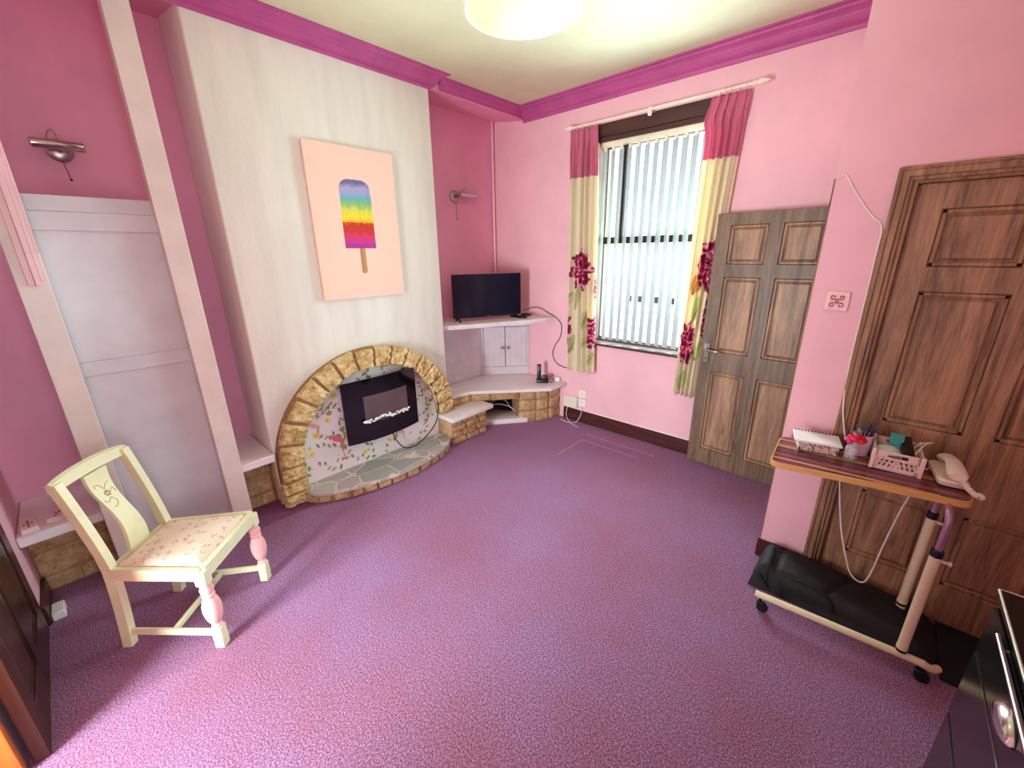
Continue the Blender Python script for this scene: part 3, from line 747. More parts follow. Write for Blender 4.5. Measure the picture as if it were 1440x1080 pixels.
# hearth
def bez(ctrl, n):
    out = []; P_ = [Vector((c[0], c[1], 0)) for c in ctrl]; m = len(P_)
    for i in range(m-1):
        p0 = P_[max(i-1, 0)]; p1 = P_[i]; p2 = P_[i+1]; p3 = P_[min(i+2, m-1)]
        for k in range(n):
            t = k/n; out.append(.5*((2*p1)+(p2-p0)*t+(2*p0-5*p1+4*p2-p3)*t*t+(3*p1-p0-3*p2+p3)*t**3))
    out.append(P_[-1]); return [(p.x, p.y) for p in out]
front = bez([(-2.86, .90), (-2.775, .945), (-2.69, 1.08), (-2.625, 1.27), (-2.585, 1.49), (-2.59, 1.74), (-2.655, 2.0), (-2.77, 2.17), (-2.84, 2.185)], 8)
hz = .088
hs = MB(); hs.prism([(XC+.008, .915)]+front+[(XC+.008, 2.185)], hz-.018, hz, 'xy')
hsl = hs.build('hearth_slabs', M['slab'], fp)
sh = [(x-.03, y) for x, y in front]
hc = MB(); hc.prism([(XC+.008, .93)]+sh+[(XC+.008, 2.17)], .001, hz-.016, 'xy'); hc.build('hearth_core', M['mortar'], fp)
hb_ = MB()
L_ = [0.0]
for p, q in zip(sh, sh[1:]): L_.append(L_[-1]+math.dist(p, q))
def at_len(s_):
    s_ = max(0, min(L_[-1], s_))
    for i in range(len(L_)-1):
        if s_ <= L_[i+1]+1e-9:
            k = (s_-L_[i])/(L_[i+1]-L_[i]+1e-9); return (sh[i][0]+(sh[i+1][0]-sh[i][0])*k, sh[i][1]+(sh[i+1][1]-sh[i][1])*k)
    return sh[-1]
s_ = .0; i = 0
while s_ < L_[-1]-.05:
    w_ = random.uniform(.085, .135); p, q = at_len(s_+.005), at_len(min(s_+w_-.005, L_[-1]))
    nx, ny = q[1]-p[1], -(q[0]-p[0])
    hb_.rock([(p[0], p[1], .004), (q[0], q[1], .004), (q[0], q[1], hz-.02), (p[0], p[1], hz-.02)], (nx, ny, 0), .022, .005, i+40, 8, 6, .12, 35); s_ += w_; i += 1
hb_.build('hearth_brick_edging', M['brown'], fp, sharp=60)

# electric fire
ef = thing('electric_fire', 'black glass electric fire hung in the floral panel of the fireplace', 'electric fire', (XC+.01, 1.575, .32))
def curved(y0, y1, z0, z1, xb, sag, bow=0.0, n=20):
    b2 = bmesh.new(); F_, K_ = [], []
    for i in range(n+1):
        u = i/n; k = (2*u-1); y = y0+(y1-y0)*u; x = xb+sag*(1-k*k); zz0 = z0-bow*(1-k*k); zz1 = z1+bow*(1-k*k)*.4
        F_.append((b2.verts.new((x, y, zz0)), b2.verts.new((x, y, zz1)))); K_.append((b2.verts.new((x-.008, y, zz0)), b2.verts.new((x-.008, y, zz1))))
    for i in range(n):
        b2.faces.new((F_[i][0], F_[i+1][0], F_[i+1][1], F_[i][1])); b2.faces.new((K_[i][1], K_[i+1][1], K_[i+1][0], K_[i][0]))
        b2.faces.new((F_[i][1], F_[i+1][1], K_[i+1][1], K_[i][1])); b2.faces.new((F_[i+1][0], F_[i][0], K_[i][0], K_[i+1][0]))
    for e in (0, n): b2.faces.new((F_[e][0], F_[e][1], K_[e][1], K_[e][0]))
    bmesh.ops.recalc_face_normals(b2, faces=b2.faces[:]); return b2
gl = MB(); gl.add(curved(1.252, 1.90, .325, .822, -2.862, .03, .012)); gl.build('glass_front', M['gblack'], ef)
bx = MB(); bx.box(XC+.010, -2.868, 1.30, 1.85, .37, .78, bev=.006); bx.build('heater_box', M['black'], ef)
sc = MB(); sc.add(curved(1.372, 1.798, .468, .690, -2.846, .0195, 0, 16)); fs_ = sc.build('fire_window', M['fscreen'], ef)
pb = MB(); rp = random.Random(5)
for k in range(46):
    y = 1.385+.40*k/45+rp.uniform(-.004, .004); kk = (2*(y-1.252)/(1.9-1.252)-1); x = -2.838+.024*(1-kk*kk)
    pb.ball((x, y, .478+rp.uniform(0, .022)+(.012 if .3 < k/45 < .55 else 0)), rp.uniform(.008, .014), (.35, 1.1, .75), 8, 6)
tag(pb.build('pebble_bed', M['pebble'], ef), 'row of white pebbles in the fire window', None, None, 'stuff')
# cable of the electric fire
fc = MB(); fc.tube([(-2.93, 1.66, .40), (-2.92, 1.665, .30), (-2.90, 1.69, .20), (-2.89, 1.74, .125), (-2.885, 1.80, .10), (-2.886, 1.90, .105), (-2.884, 2.02, .17), (-2.886, 2.105, .25), (-2.888, 2.14, .38), (-2.888, 2.125, .52), (-2.888, 2.06, .66), (-2.888, 1.95, .78), (-2.888, 1.84, .825), (-2.90, 1.78, .80)], .005, 8, sm=5)
fc.build('power_cable', M['black'], ef)

# brick pier right of the hearth
pr = thing('brick_pier', 'small tan brick pier with white cap at the right of the hearth', 'pier', (-2.85, 2.42, 0))
co = MB(); co.box(-2.966, -2.782, 2.205, 2.64, 0, .252, bev=.004); co.build('pier_core', M['mortar'], pr)
pk = MB(); rows = 4; rh = .249/rows
for r in range(rows):
    y = 2.205; k = 0; first = True
    lens = [.17, .165, .095] if r % 2 == 0 else [.115, .19, .13]
    for ln in lens:
        y1 = min(y+ln, 2.64)
        if y1-y > .02: pk.rock([(-2.783, y+.004, r*rh+.004), (-2.783, y1-.004, r*rh+.004), (-2.783, y1-.004, (r+1)*rh-.003), (-2.783, y+.004, (r+1)*rh-.003)], (1, 0, 0), .022, .005, r*7+k, 10, 5, .08, 40)
        y = y1; k += 1
    pk.rock([(-2.78, 2.642, r*rh+.004), (-2.95, 2.642, r*rh+.004), (-2.95, 2.642, (r+1)*rh-.003), (-2.78, 2.642, (r+1)*rh-.003)], (0, 1, 0), .016, .004, r+60, 8, 5, .08, 40)
pk.rock([(-2.965, 2.203, .005), (-2.78, 2.203, .005), (-2.78, 2.203, .248), (-2.965, 2.203, .248)], (0, -1, 0), .012, .004, 77, 10, 10, .08, 20)
pk.build('brickwork', M['brown'], pr, sharp=60)
cpm = MB(); cpm.prism([(-2.962, 2.165), (-2.715, 2.165), (-2.715, 2.69), (-2.962, 2.69)], .254, .296, 'xy', bev=.007); cpm.build('white_cap', M['white'], pr)

# ------------------------------------------------------------------ stone television bench in the right alcove
bn = thing('stone_bench', 'low stone corner bench with lilac white top under the television alcove', 'bench', (-2.9, 3.0, 0))
tp = [(-2.965, 2.375), (-2.94, 2.585), (-2.378, 3.195), (-2.372, YW-.002), (XA+.002, YW-.002), (XA+.002, 2.36)]
MB().prism(tp, .372, .405, 'xy', bev=.006).build('bench_top', M['lilac'], bn)
# stone front : diagonal run then return to the window wall
def run(m, p, q, z0, z1, rows, blen, seed, h=.02, amp=.006):
    L = math.dist(p, q); ux, uy = (q[0]-p[0])/L, (q[1]-p[1])/L; nx, ny = uy, -ux; rh = (z1-z0)/rows; rr = random.Random(seed)
    for r in range(rows):
        s_ = 0; k = 0
        while s_ < L-.01:
            w_ = blen*rr.uniform(.7, 1.3)
            if L-s_-w_ < blen*.4: w_ = L-s_
            a = (p[0]+ux*(s_+.004), p[1]+uy*(s_+.004)); b = (p[0]+ux*(s_+w_-.004), p[1]+uy*(s_+w_-.004))
            m.rock([(a[0], a[1], z0+r*rh+.004), (b[0], b[1], z0+r*rh+.004), (b[0], b[1], z0+(r+1)*rh-.003), (a[0], a[1], z0+(r+1)*rh-.003)], (nx, ny, 0), h, amp, seed+r*5+k, 10, 7, .09, 26)
            s_ += w_; k += 1
core = MB()
P0, P1, P2, P3 = (-2.99, 2.60), (-2.66, 3.02), (-2.555, 3.17), (-2.49, 3.30)
core.prism([(-2.68, 3.03), P2, P3, (-2.475, YW-.003), (-2.78, YW-.003), (-2.86, 3.12)], 0, .372, 'xy')
core.prism([P0, P1, (-2.73, 3.06), (-3.06, 2.65)], .275, .372, 'xy'); core.prism([(XC+.0, 2.335), (XC+.02, 2.6), (-3.05, 2.66), (-3.30, 2.40)], 0, .372, 'xy')
core.build('bench_core', M['mortar'], bn)
sw = MB()
run(sw, (-2.68, 3.03), P2, 0, .372, 3, .17, 11); run(sw, P2, P3, 0, .372, 3, .15, 21); run(sw, P3, (-2.475, YW-.004), 0, .372, 3, .17, 31)
run(sw, P0, P1, .275, .372, 1, .25, 41); run(sw, (XC-.002, 2.335), (XC+.02, 2.6), .30, .372, 1, .25, 51, .012)
sw.build('bench_stonework', M['brown'], bn, sharp=60)
MB().prism([(-2.93, 2.67), (-2.60, 3.085), (-2.86, 3.13), (-3.15, 3.0), (-3.15, 2.70)], .001, .055, 'xy', bev=.006).build('lower_shelf', M['lilac'], bn)
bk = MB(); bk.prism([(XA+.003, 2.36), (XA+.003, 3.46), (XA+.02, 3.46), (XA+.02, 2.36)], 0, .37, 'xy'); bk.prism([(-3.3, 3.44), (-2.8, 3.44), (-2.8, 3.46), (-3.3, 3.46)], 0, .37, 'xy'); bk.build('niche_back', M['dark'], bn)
for k, pts in enumerate([[(-3.0, 2.74, .075), (-2.93, 2.86, .17), (-2.87, 2.93, .19), (-2.80, 3.02, .15), (-2.77, 3.08, .08)], [(-3.05, 2.80, .065), (-2.96, 2.95, .20), (-2.86, 3.0, .22), (-2.82, 3.06, .12)]]):
    m = MB(); m.tube(pts, .004, 6, sm=5); tag(m.build('loose_cable', M['wcable']), ['white cable looping low across the niche under the bench', 'white cable arching higher at the back of the niche under the bench'][k], 'cable')

# corner cupboard under the television shelf
cu = thing('corner_cupboard', 'mauve-grey corner cupboard with two small doors under the television shelf', 'cupboard', (-3.09, 3.28, .405))
ca, cb = Vector((-3.28, 3.082, 0)), Vector((-2.902, YW-.008, 0)); ud = (cb-ca).normalized(); cl = (cb-ca).length
nd = Vector((ud.y, -ud.x, 0))
Tc = Matrix(((ud.x, -nd.x, 0, ca.x), (ud.y, -nd.y, 0, ca.y), (0, 0, 1, .406), (0, 0, 0, 1)))   # x along front, -y out of the front
H_ = 1.04-.406
m = MB(); m.box(0, cl, 0, .018, 0, .088, T=Tc); m.box(0, cl, 0, .018, .548, H_, T=Tc); m.box(0, .026, 0, .018, .08, .56, T=Tc); m.box(cl-.026, cl, 0, .018, .08, .56, T=Tc); bk2 = MB(); bk2.box(.02, cl-.02, .014, .019, .08, .56, T=Tc); bk2.build('gap_backing', M['dark'], cu)  # black sheet behind the doors paints the shade in their gaps
m.build('front_frame', M['cupb'], cu)
m = MB()
yy = 2.345
while yy < 3.07:
    y1 = min(yy+.118, 3.082); m.box(-3.302, -3.282, yy, y1-.0003, .407, 1.04, bev=.0014); yy = y1
m.build('side_boarding', M['cupb'], cu)
dwid = (cl-.052-.006)/2
for k in range(2):
    x0 = .028+k*(dwid+.003); m = MB(); q = dwid/4
    for j in range(4): m.box(x0+j*q+(.002 if j == 0 else 0), x0+(j+1)*q-(.002 if j == 3 else 0), -.003, .012, .092, .543, bev=.0011, T=Tc)
    dr = m.build('cupboard_door', M['cupb'], cu)
    kx = x0+dwid-.032 if k == 0 else x0+.032
    m = MB(); m.lathe([(.006, 0), (.006, .012), (.016, .018), (.017, .026), (.010, .032)], (0, 0, 0), 16, Tc @ TR(kx, -.003, .312) @ RX(PI/2)); m.build('knob', M['chrome'], dr)
sv = MB(); sv.prism([(-3.03, 2.375), (-2.642, 3.165), (-2.545, YW-.003), (XA+.002, YW-.003), (XA+.002, 2.345), (-3.03, 2.345)], 1.042, 1.085, 'xy', bev=.004)
tag(sv.build('television_shelf', M['lilac']), 'lilac white corner shelf carrying the television', 'shelf')

# television
bl_, brr = Vector((-3.135, 2.60, 0)), Vector((-2.838, 3.245, 0)); ux = (brr-bl_).normalized(); tw = .725
ta = math.atan2(ux.y, ux.x)
tv = thing('television', 'flat black television on two feet on the corner shelf', 'television', (*((bl_+brr)/2).xy, 1.0855), ta)
m = MB(); m.box(-tw/2, tw/2, -.005, .030, .030, .452, bev=.004); m.box(-tw/2+.12, tw/2-.12, .03, .06, .06, .32, bev=.012); m.build('casing', M['black'], tv, local=True)
m = MB(); m.box(-tw/2+.009, tw/2-.009, -.008, -.002, .050, .443); m.build('screen', M['screen'], tv, local=True)
m = MB(); m.box(-.022, .022, -.0075, -.004, .036, .043, bev=.001); m.build('logo_plate', M['nickel'], tv, local=True)
for sx in (-1, 1):
    m = MB(); x = sx*(tw/2-.05)
    m.tube([(x, .012, .035), (x, -.055, .006)], .007, 8); m.tube([(x, .012, .035), (x, .075, .006)], .007, 8); m.box(x-.012, x+.012, -.07, -.045, 0, .010, bev=.003); m.box(x-.012, x+.012, .065, .085, 0, .010, bev=.003)
    m.build('foot', M['black'], tv, local=True)
rm = MB(); rm.box(-.10, .10, -.02, .02, 0, .02, bev=.006, seg=2, T=TR(-2.835, 3.215, 1.086) @ RZ(.05)); tag(rm.build('remote_control', M['black']), 'black remote control lying on the shelf beside the television foot', 'remote control')
bx_ = MB(); bx_.box(-.05, .05, -.035, .035, 0, .022, bev=.006, seg=2, T=TR(-2.86, 3.37, 1.086) @ RZ(.4)); tag(bx_.build('set_top_box', M['black']), 'small black box behind the remote control on the shelf', 'box')
tc_ = MB(); tc_.tube([(-2.86, 3.30, 1.14), (-2.80, 3.40, 1.17), (-2.72, 3.44, 1.165), (-2.62, 3.455, 1.12), (-2.545, 3.462, 1.09), (-2.47, 3.462, 1.03), (-2.458, 3.463, .97), (-2.475, 3.463, .88), (-2.54, 3.463, .78), (-2.565, 3.463, .69), (-2.52, 3.463, .60), (-2.40, 3.463, .565), (-2.30, 3.463, .575)], .004, 8, sm=5)
tag(tc_.build('television_cable', M['dcable']), 'dark red cable curving from the television down behind the left curtain', 'cable')

# cordless phone
ph = thing('cordless_phone', 'black cordless phone standing in its charging base on the stone bench', 'phone', (-2.585, 3.30, .4055), math.radians(35))
m = MB(); m.box(-.055, .075, -.04, .04, 0, .03, bev=.008, seg=2); m.box(.0, .07, -.03, .03, .028, .075, bev=.010, seg=2); m.box(-.055, -.005, -.034, .034, .028, .045, bev=.006); m.build('charging_base', M['black'], ph, local=True)
m = MB(); m.box(-.022, .022, -.014, .014, 0, .16, bev=.008, seg=2, T=TR(-.03, 0, .035) @ RX(-.12)); hs_ = m.build('handset', M['black'], ph, local=True)
m = MB(); m.box(-.014, .014, -.0155, -.013, .10, .135, T=TR(-.03, 0, .035) @ RX(-.12)); m.build('display', M['pen3'], hs_, local=True)
m = MB(); m.tube([(.06, .03, .01), (.10, .05, .05), (.125, .02, .07), (.13, -.02, .03), (.10, -.03, .01), (.09, .02, .03), (.13, .05, .02)], .003, 6, sm=5); m.build('phone_lead', M['wire'], ph, local=True)
m = MB(); m.box(-.03, .03, -.02, .02, 0, .045, bev=.008, seg=2, T=TR(-2.475, 3.43, .406) @ RZ(.3)); m.tube([(-2.475, 3.43, .45), (-2.44, 3.44, .47), (-2.41, 3.42, .43), (-2.42, 3.39, .41)], .003, 6, sm=4)
tag(m.build('phone_plug', M['socket']), 'small white plug with a curled lead beside the cordless phone', 'plug')

# sockets on the window wall
m = MB(); m.box(-2.395, -2.225, YW-.032, YW-.001, .145, .27, bev=.004)
tag(m.build('junction_box', M['ivory']), 'flat cream box on the wall above the skirting beside the stone bench', 'box')
for z0, lab in ((.275, 'white wall socket, upper of the pair right of the stone bench'), (.175, 'white wall socket, lower of the pair right of the stone bench')):
    t = thing('wall_socket', lab, 'socket', (-2.17, YW, z0+.043), 0, 'pair of white sockets by the bench')
    m = MB(); m.box(-.045, .045, -.014, -.001, -.043, .043, bev=.004); m.build('face_plate', M['socket'], t, local=True)
    m = MB(); m.box(-.012, .012, -.018, -.012, -.014, .014, bev=.002); m.build('socket_switch', M['ivory'], t, local=True)
m = MB(); m.tube([(-2.17, 3.45, .176), (-2.16, 3.43, .10), (-2.19, 3.38, .02), (-2.28, 3.36, .006), (-2.38, 3.38, .006)], .0035, 6, sm=5); m.tube([(-2.34, 3.44, .142), (-2.33, 3.41, .05), (-2.24, 3.36, .006), (-2.12, 3.32, .006)], .003, 6, sm=5)
tag(m.build('socket_cable', M['wcable']), 'white cables trailing from the socket to the carpet', 'cable')

# ------------------------------------------------------------------ left alcove : boarding and stone plinths
bd = thing('alcove_boarding', 'tall grey panel between two full-height white boards left of the chimney breast', 'boarding', (-2.9, .22, 0))
B(-2.945, -2.93, -.09, .53, .002, 2.012, bev=.002).build('grey_panel', M['greyp'], bd)
for z0, z1, x in ((1.942, 2.012, -2.924), (1.858, 1.942, -2.918), (1.162, 1.236, -2.918)):
    B(-2.932, x, -.06, .50, z0, z1, bev=.002).build('batten', M['greyp'], bd)
B(-2.90, -2.86, -.1045, .0, .002, ZC-.04, bev=.003).build('upright_board', M['board'], bd)
B(-2.93, -2.86, .443, .549, .002, ZC-.04, bev=.003).build('upright_board', M['board'], bd)
m = MB()
m.box(-2.861, -2.846, -.070, -.046, 1.62, 2.5, bev=.002); m.box(-2.861, -2.838, -.046, -.026, 1.618, 2.5, bev=.002); m.box(-2.861, -2.846, -.026, -.010, 1.64, 2.5, bev=.002); m.box(-2.861, -2.846, -.012, .0, 1.76, 2.5, bev=.002)
m.build('ribbed_strip', M['rib'], bd)
def plinth(label, y0, y1):
    t = thing('stone_plinth', label, 'plinth', (-3.2, (y0+y1)/2, 0))
    m = MB(); m.box(XA+.002, -3.085, y0, y1, 0, .38); m.build('plinth_core', M['mortar'], t)
    m = MB(); rr = random.Random(int(y0*100))
    for r, (z0, z1) in enumerate(((.0, .09), (.09, .24), (.24, .38))):
        y = y0; k = 0
        while y < y1-.02:
            w_ = rr.uniform(.10, .2) if r != 1 else rr.uniform(.2, .3)
            w_ = min(w_, y1-y)
            m.rock([(-3.086, y+.003, z0+.003), (-3.086, y+w_-.003, z0+.003), (-3.086, y+w_-.003, z1-.003), (-3.086, y+.003, z1-.003)], (1, 0, 0), .012, .007, r*3+k+int(y0*10), 10, 8, .08, 16); y += w_; k += 1
    if y1 > 0: m.rock([(-3.085, y1+.0005, 0), (-2.972, y1+.0005, 0), (-2.972, y1+.0005, .38), (-3.085, y1+.0005, .38)], (0, -1, 0), .012, .005, 91, 8, 12, .1, 18)
    m.build('plinth_stonework', M['brown'], t, sharp=60)
    B(XA+.002, -2.905, y0, y1, .382, .436, bev=.006).build('plinth_top', M['lilac'], t)
plinth('stone plinth with lilac top in the corner behind the chair', YB+.002, -.098)
plinth('stone plinth with white top squeezed between the white board and the chimney breast', .551, YC0-.004)
for (x, y, rz, lab) in ((-2.985, -.362, .1, 'small pink slotted block at the left end of the plinth top'), (-3.02, -.255, -.35, 'small pink slotted block behind the chair back, nearer the grey panel')):
    t = thing('slotted_block', lab, 'block', (x, y, .4365), rz, 'pink slotted blocks on the plinth')
    m = MB(); m.box(-.062, .062, -.03, .03, 0, .028, bev=.004); m.build('block_body', M['rib'], t, local=True)
    m = MB()
    for dx, dy in ((0, 0), (.018, 0), (-.018, 0), (.0, .014), (0, -.014), (.038, 0), (-.038, 0)): m.box(dx-.006, dx+.006, dy-.004, dy+.004, .0265, .0287)
    m.build('slots', M['dcable'], t, local=True)
tag(B(-2.875, -2.775, YB+.022, YB+.07, .001, .045, bev=.004).build('door_stop', M['white']), 'small white block on the carpet at the foot of the left wall', 'block')

# ------------------------------------------------------------------ dining chair
fwd = Vector((.69, .724, 0)).normalized(); rgt = Vector((fwd.y, -fwd.x, 0))     # facing the window; local x = sitter's right, y = forward
cpos = (-2.29, .131, 0)
chair = thing('dining_chair', 'pale green dining chair with pink turned front legs and patterned peach seat', 'chair', cpos, math.atan2(fwd.y, fwd.x)-PI/2)
# local coordinates: x right (sitter), y forward, z up
FW, BW, FY, BY, SH = .405, .330, .215, -.190, .44
cm = M['chair']
def local_leg_front(x):
    m = MB(); m.box(x-.022, x+.022, FY-.022, FY+.022, 0, .115, bev=.004); m.prism([(x-.006, FY-.006), (x+.006, FY-.006), (x+.006, FY+.006), (x-.006, FY+.006)], .10, .37, 'xy'); m.box(x-.024, x+.024, FY-.026, FY+.022, .355, SH-.012, bev=.004)
    return m
for sx in (-1, 1):
    x = sx*(FW/2)
    lg = local_leg_front(x).build('leg', cm, chair, local=True)
    m = MB(); m.lathe([(.016, .112), (.022, .118), (.022, .126), (.016, .132), (.017, .142), (.026, .152), (.034, .180), (.038, .212), (.037, .240), (.030, .268), (.022, .284), (.026, .290), (.026, .298), (.021, .304), (.026, .316), (.028, .328), (.022, .342), (.024, .350), (.024, .358)], (x, FY, 0), 28)
    m.build('turned_leg', M['pinkleg'], lg, local=True)
def bow(t): return -.075*t*t      # backward lean of the rear posts above the seat
for sx in (-1, 1):
    x0 = sx*BW/2; pts = []
    for k in range(13):
        z = .862*k/12
        if z < SH: y = BY-.035*(1-(z/SH))**1.6
        else: y = BY-.09*((z-SH)/(.862-SH))**1.25
        x = x0
        pts.append((x, y, z))
    b2 = bmesh.new(); R_ = []
    for (x, y, z) in pts:
        hw, hd_ = .0175, (.019 if z > SH else .021)
        R_.append([b2.verts.new((x+a*hw, y+b*hd_, z)) for a, b in ((-1, -1), (1, -1), (1, 1), (-1, 1))])
    for A_, C_ in zip(R_, R_[1:]):
        for k in range(4): b2.faces.new((A_[k], A_[(k+1) % 4], C_[(k+1) % 4], C_[k]))
    b2.faces.new(R_[0][::-1]); b2.faces.new(R_[-1]); bmesh.ops.recalc_face_normals(b2, faces=b2.faces[:])
    m = MB(); m.add(b2); m.build('leg', cm, chair, local=True, sharp=30)
# seat rails
def bar(m, p, q, hw, z0, z1, bev=.003):
    p, q = Vector((*p, 0)), Vector((*q, 0)); d = q-p; T = TR(*((p+q)/2)) @ RZ(math.atan2(d.y, d.x)); m.box(-d.length/2, d.length/2, -hw, hw, z0, z1, bev=bev, T=T)
m = MB(); bar(m, (-FW/2, FY+.002), (FW/2, FY+.002), .014, .375, SH); bar(m, (-BW/2, BY), (BW/2, BY), .012, .385, SH-.004)
for sx in (-1, 1): bar(m, (sx*(FW/2+.006), FY), (sx*(BW/2+.006), BY), .013, .380, SH)
m.build('seat_rail', cm, chair, local=True)
# drop-in seat pad, slightly domed
def padf(u, v):
    y = BY+.018+(FY-BY-.026)*v; hw = (BW/2-.006)+((FW/2-.010)-(BW/2-.006))*v; x = -hw+2*hw*u
    e = min(u, 1-u, v, 1-v); return (x, y, SH-.012+.030*min(1, e/.10)**.5+.008*math.sin(PI*u)*math.sin(PI*v))
m = MB().grid(padf, 24, 24); bmesh.ops.reverse_faces(m.bm, faces=m.bm.faces[:]) if m.bm.faces[:] and False else None
m.build('seat_pad', M['seat'], chair, local=True, sharp=60)
# top rail : gently crowned and curved back
b2 = bmesh.new(); R_ = []; n_ = 18
for k in range(n_+1):
    u = 2*k/n_-1; x = u*(BW/2+.018); y = BY-.09-.010*(1-u*u); zt = .872+.014*(1-u*u)-.006*abs(u)**6; zb_ = .824+.006*(1-u*u)
    R_.append([b2.verts.new((x, y-.014, zb_)), b2.verts.new((x, y+.016, zb_+.004)), b2.verts.new((x, y+.010, zt-.004)), b2.verts.new((x, y-.004, zt+.004)), b2.verts.new((x, y-.017, zt-.004))])
for A_, C_ in zip(R_, R_[1:]):
    for k in range(5): b2.faces.new((A_[k], A_[(k+1) % 5], C_[(k+1) % 5], C_[k]))
b2.faces.new(R_[0]); b2.faces.new(R_[-1][::-1]); bmesh.ops.recalc_face_normals(b2, faces=b2.faces[:])
m = MB(); m.add(b2); m.build('top_rail', cm, chair, local=True, sharp=45)
# shaped splat
def splat_y(z): return BY+.004-.09*max(0, (z-SH)/(.862-SH))**1.25+.017*math.sin(2*PI*(z-SH)/(.84-SH)-.3)-.008*math.sin(PI*(z-SH)/(.86-SH))
b2 = bmesh.new(); R_ = []
for k in range(25):
    z = SH-.01+(.838-SH)*k/24; t = (z-SH)/(.838-SH); hw = .049+.006*math.cos(2*PI*t)
    y = splat_y(z); R_.append([b2.verts.new((a*hw, y+b*.008, z)) for a, b in ((-1, -1), (1, -1), (1, 1), (-1, 1))])
for A_, C_ in zip(R_, R_[1:]):
    for k in range(4): b2.faces.new((A_[k], A_[(k+1) % 4], C_[(k+1) % 4], C_[k]))
b2.faces.new(R_[0][::-1]); b2.faces.new(R_[-1]); bmesh.ops.recalc_face_normals(b2, faces=b2.faces[:])
m = MB(); m.add(b2); spl = m.build('back_splat', cm, chair, local=True, sharp=40)
m = MB()
zc_ = .715
def sp(x, z): return (x, splat_y(z)+.0085, z)
for k in range(6):
    a = 2*PI*k/6; m.tube([sp(.012*math.cos(a)*.5, zc_+.012*math.sin(a)*.5), sp(.014*math.cos(a), zc_+.014*math.sin(a))], .0045, 6)
for pts in ([(0, .02), (.012, .045), (.03, .055), (.034, .04)], [(0, .02), (-.016, .04), (-.034, .045)], [(0, -.02), (-.012, -.045), (.004, -.065), (.018, -.06)], [(.0, -.02), (.022, -.035), (.034, -.02)], [(-.015, 0), (-.032, .012), (-.036, -.012)]):
    m.tube([sp(x, zc_+z) for x, z in pts], .0016, 6, sm=4)
m.build('carved_flower', M['carve'], spl, local=True)
# stretchers
m = MB()
for sx in (-1, 1): bar(m, (sx*FW/2, FY-.02), (sx*(BW/2), BY-.012), .0085, .062, .094)
bar(m, (-(FW+BW)/4, (FY+BY)/2-.01), ((FW+BW)/4, (FY+BY)/2-.01), .009, .064, .092)
m.build('stretcher', cm, chair, local=True)

# ------------------------------------------------------------------ narrow wall : switch plate and cables
t = thing('light_switch', 'square ornate pink switch plate on the narrow pink wall', 'light switch', (-.177, YP, 1.498))
m = MB(); m.box(-.047, .047, -.010, -.001, -.046, .046, bev=.004); m.build('face_plate', M['tile'], t, local=True)
m = MB()
for a in range(4):
    c_, s2 = math.cos(a*PI/2+.78), math.sin(a*PI/2+.78)
    m.tube([(.012*c_, -.012, .012*s2), (.03*c_, -.012, .012*s2), (.034*c_, -.012, .03*s2), (.018*c_, -.012, .034*s2), (.014*c_, -.012, .022*s2)], .0032, 6, sm=4)
m.box(-.006, .006, -.016, -.008, -.012, .012, bev=.002); m.build('scroll_relief', M['tilemark'], t, local=True)
m = MB(); m.tube([(-.276, YP-.004, 2.028), (-.262, YP-.004, 2.036), (-.242, YP-.004, 2.038), (-.20, YP-.004, 1.97), (-.13, YP-.004, 1.875), (-.083, YP-.004, 1.82), (-.078, YP-.006, 1.7), (-.0755, YP-.006, 1.3), (-.072, YP-.01, 1.15), (-.058, YP-.036, 1.0), (-.035, YP-.036, .9), (-.02, YP-.036, .84)], .0035, 8, sm=5)
tag(m.build('telephone_wire', M['wcable']), 'thin pale wire running down the edge of the dark door frame', 'cable')

# ------------------------------------------------------------------ overbed table
tb = thing('overbed_table', 'narrow striped-top wheeled table with cream C-shaped frame', 'table', (.1, 2.2, 0))
def lerp3(a, b, t): return tuple(u+(v-u)*t for u, v in zip(a, b))
tl, tr_, trb, tlb = (-.262, 2.062, .797), (.392, 2.128, .822), (.375, 2.43, .822), (-.279, 2.40, .797)
uvec = (Vector(tr_)-Vector(tl)); vv = Vector(tlb)-Vector(tl); nn_ = uvec.cross(vv).normalized()
Tt = Matrix(((uvec.normalized().x, vv.normalized().x, nn_.x, tl[0]), (uvec.normalized().y, vv.normalized().y, nn_.y, tl[1]), (uvec.normalized().z, vv.normalized().z, nn_.z, tl[2]), (0, 0, 0, 1)))
tL, tD = uvec.length, vv.length
def rrect(x0, x1, y0, y1, r, n=6):
    out = []
    for cx_, cy_, a0 in ((x1-r, y0+r, -PI/2), (x1-r, y1-r, 0), (x0+r, y1-r, PI/2), (x0+r, y0+r, PI)):
        for k in range(n+1): out.append((cx_+r*math.cos(a0+PI/2*k/n), cy_+r*math.sin(a0+PI/2*k/n)))
    return out
m = MB(); m.prism(rrect(0, tL, 0, tD, .035), -.030, -.002, 'xy', T=Tt); tt = m.build('table_top', M['edge'], tb)
m = MB(); m.prism(rrect(.006, tL-.006, .006, tD-.006, .03), -.003, .0012, 'xy', T=Tt); m.build('striped_covering', M['stripes'], tt)
m = MB(); m.prism(rrect(.02, tL-.02, .02, tD-.02, .03), -.034, -.029, 'xy', T=Tt); m.build('underside', M['greyp'], tt)
def on_top(x, y):                          # height of the table surface under a world point
    return tl[2]+.0014-(nn_.x*(x-tl[0])+nn_.y*(y-tl[1]))/nn_.z
fa, fb = (-.204, 2.014, .092), (.36, 2.055, .092)
m = MB(); m.tube([fa, fb, (.40, 2.06, .088), (.435, 2.072, .074), (.455, 2.10, .066)], .0155, 14, sm=4); m.build('base_bar', M['cream'], tb)
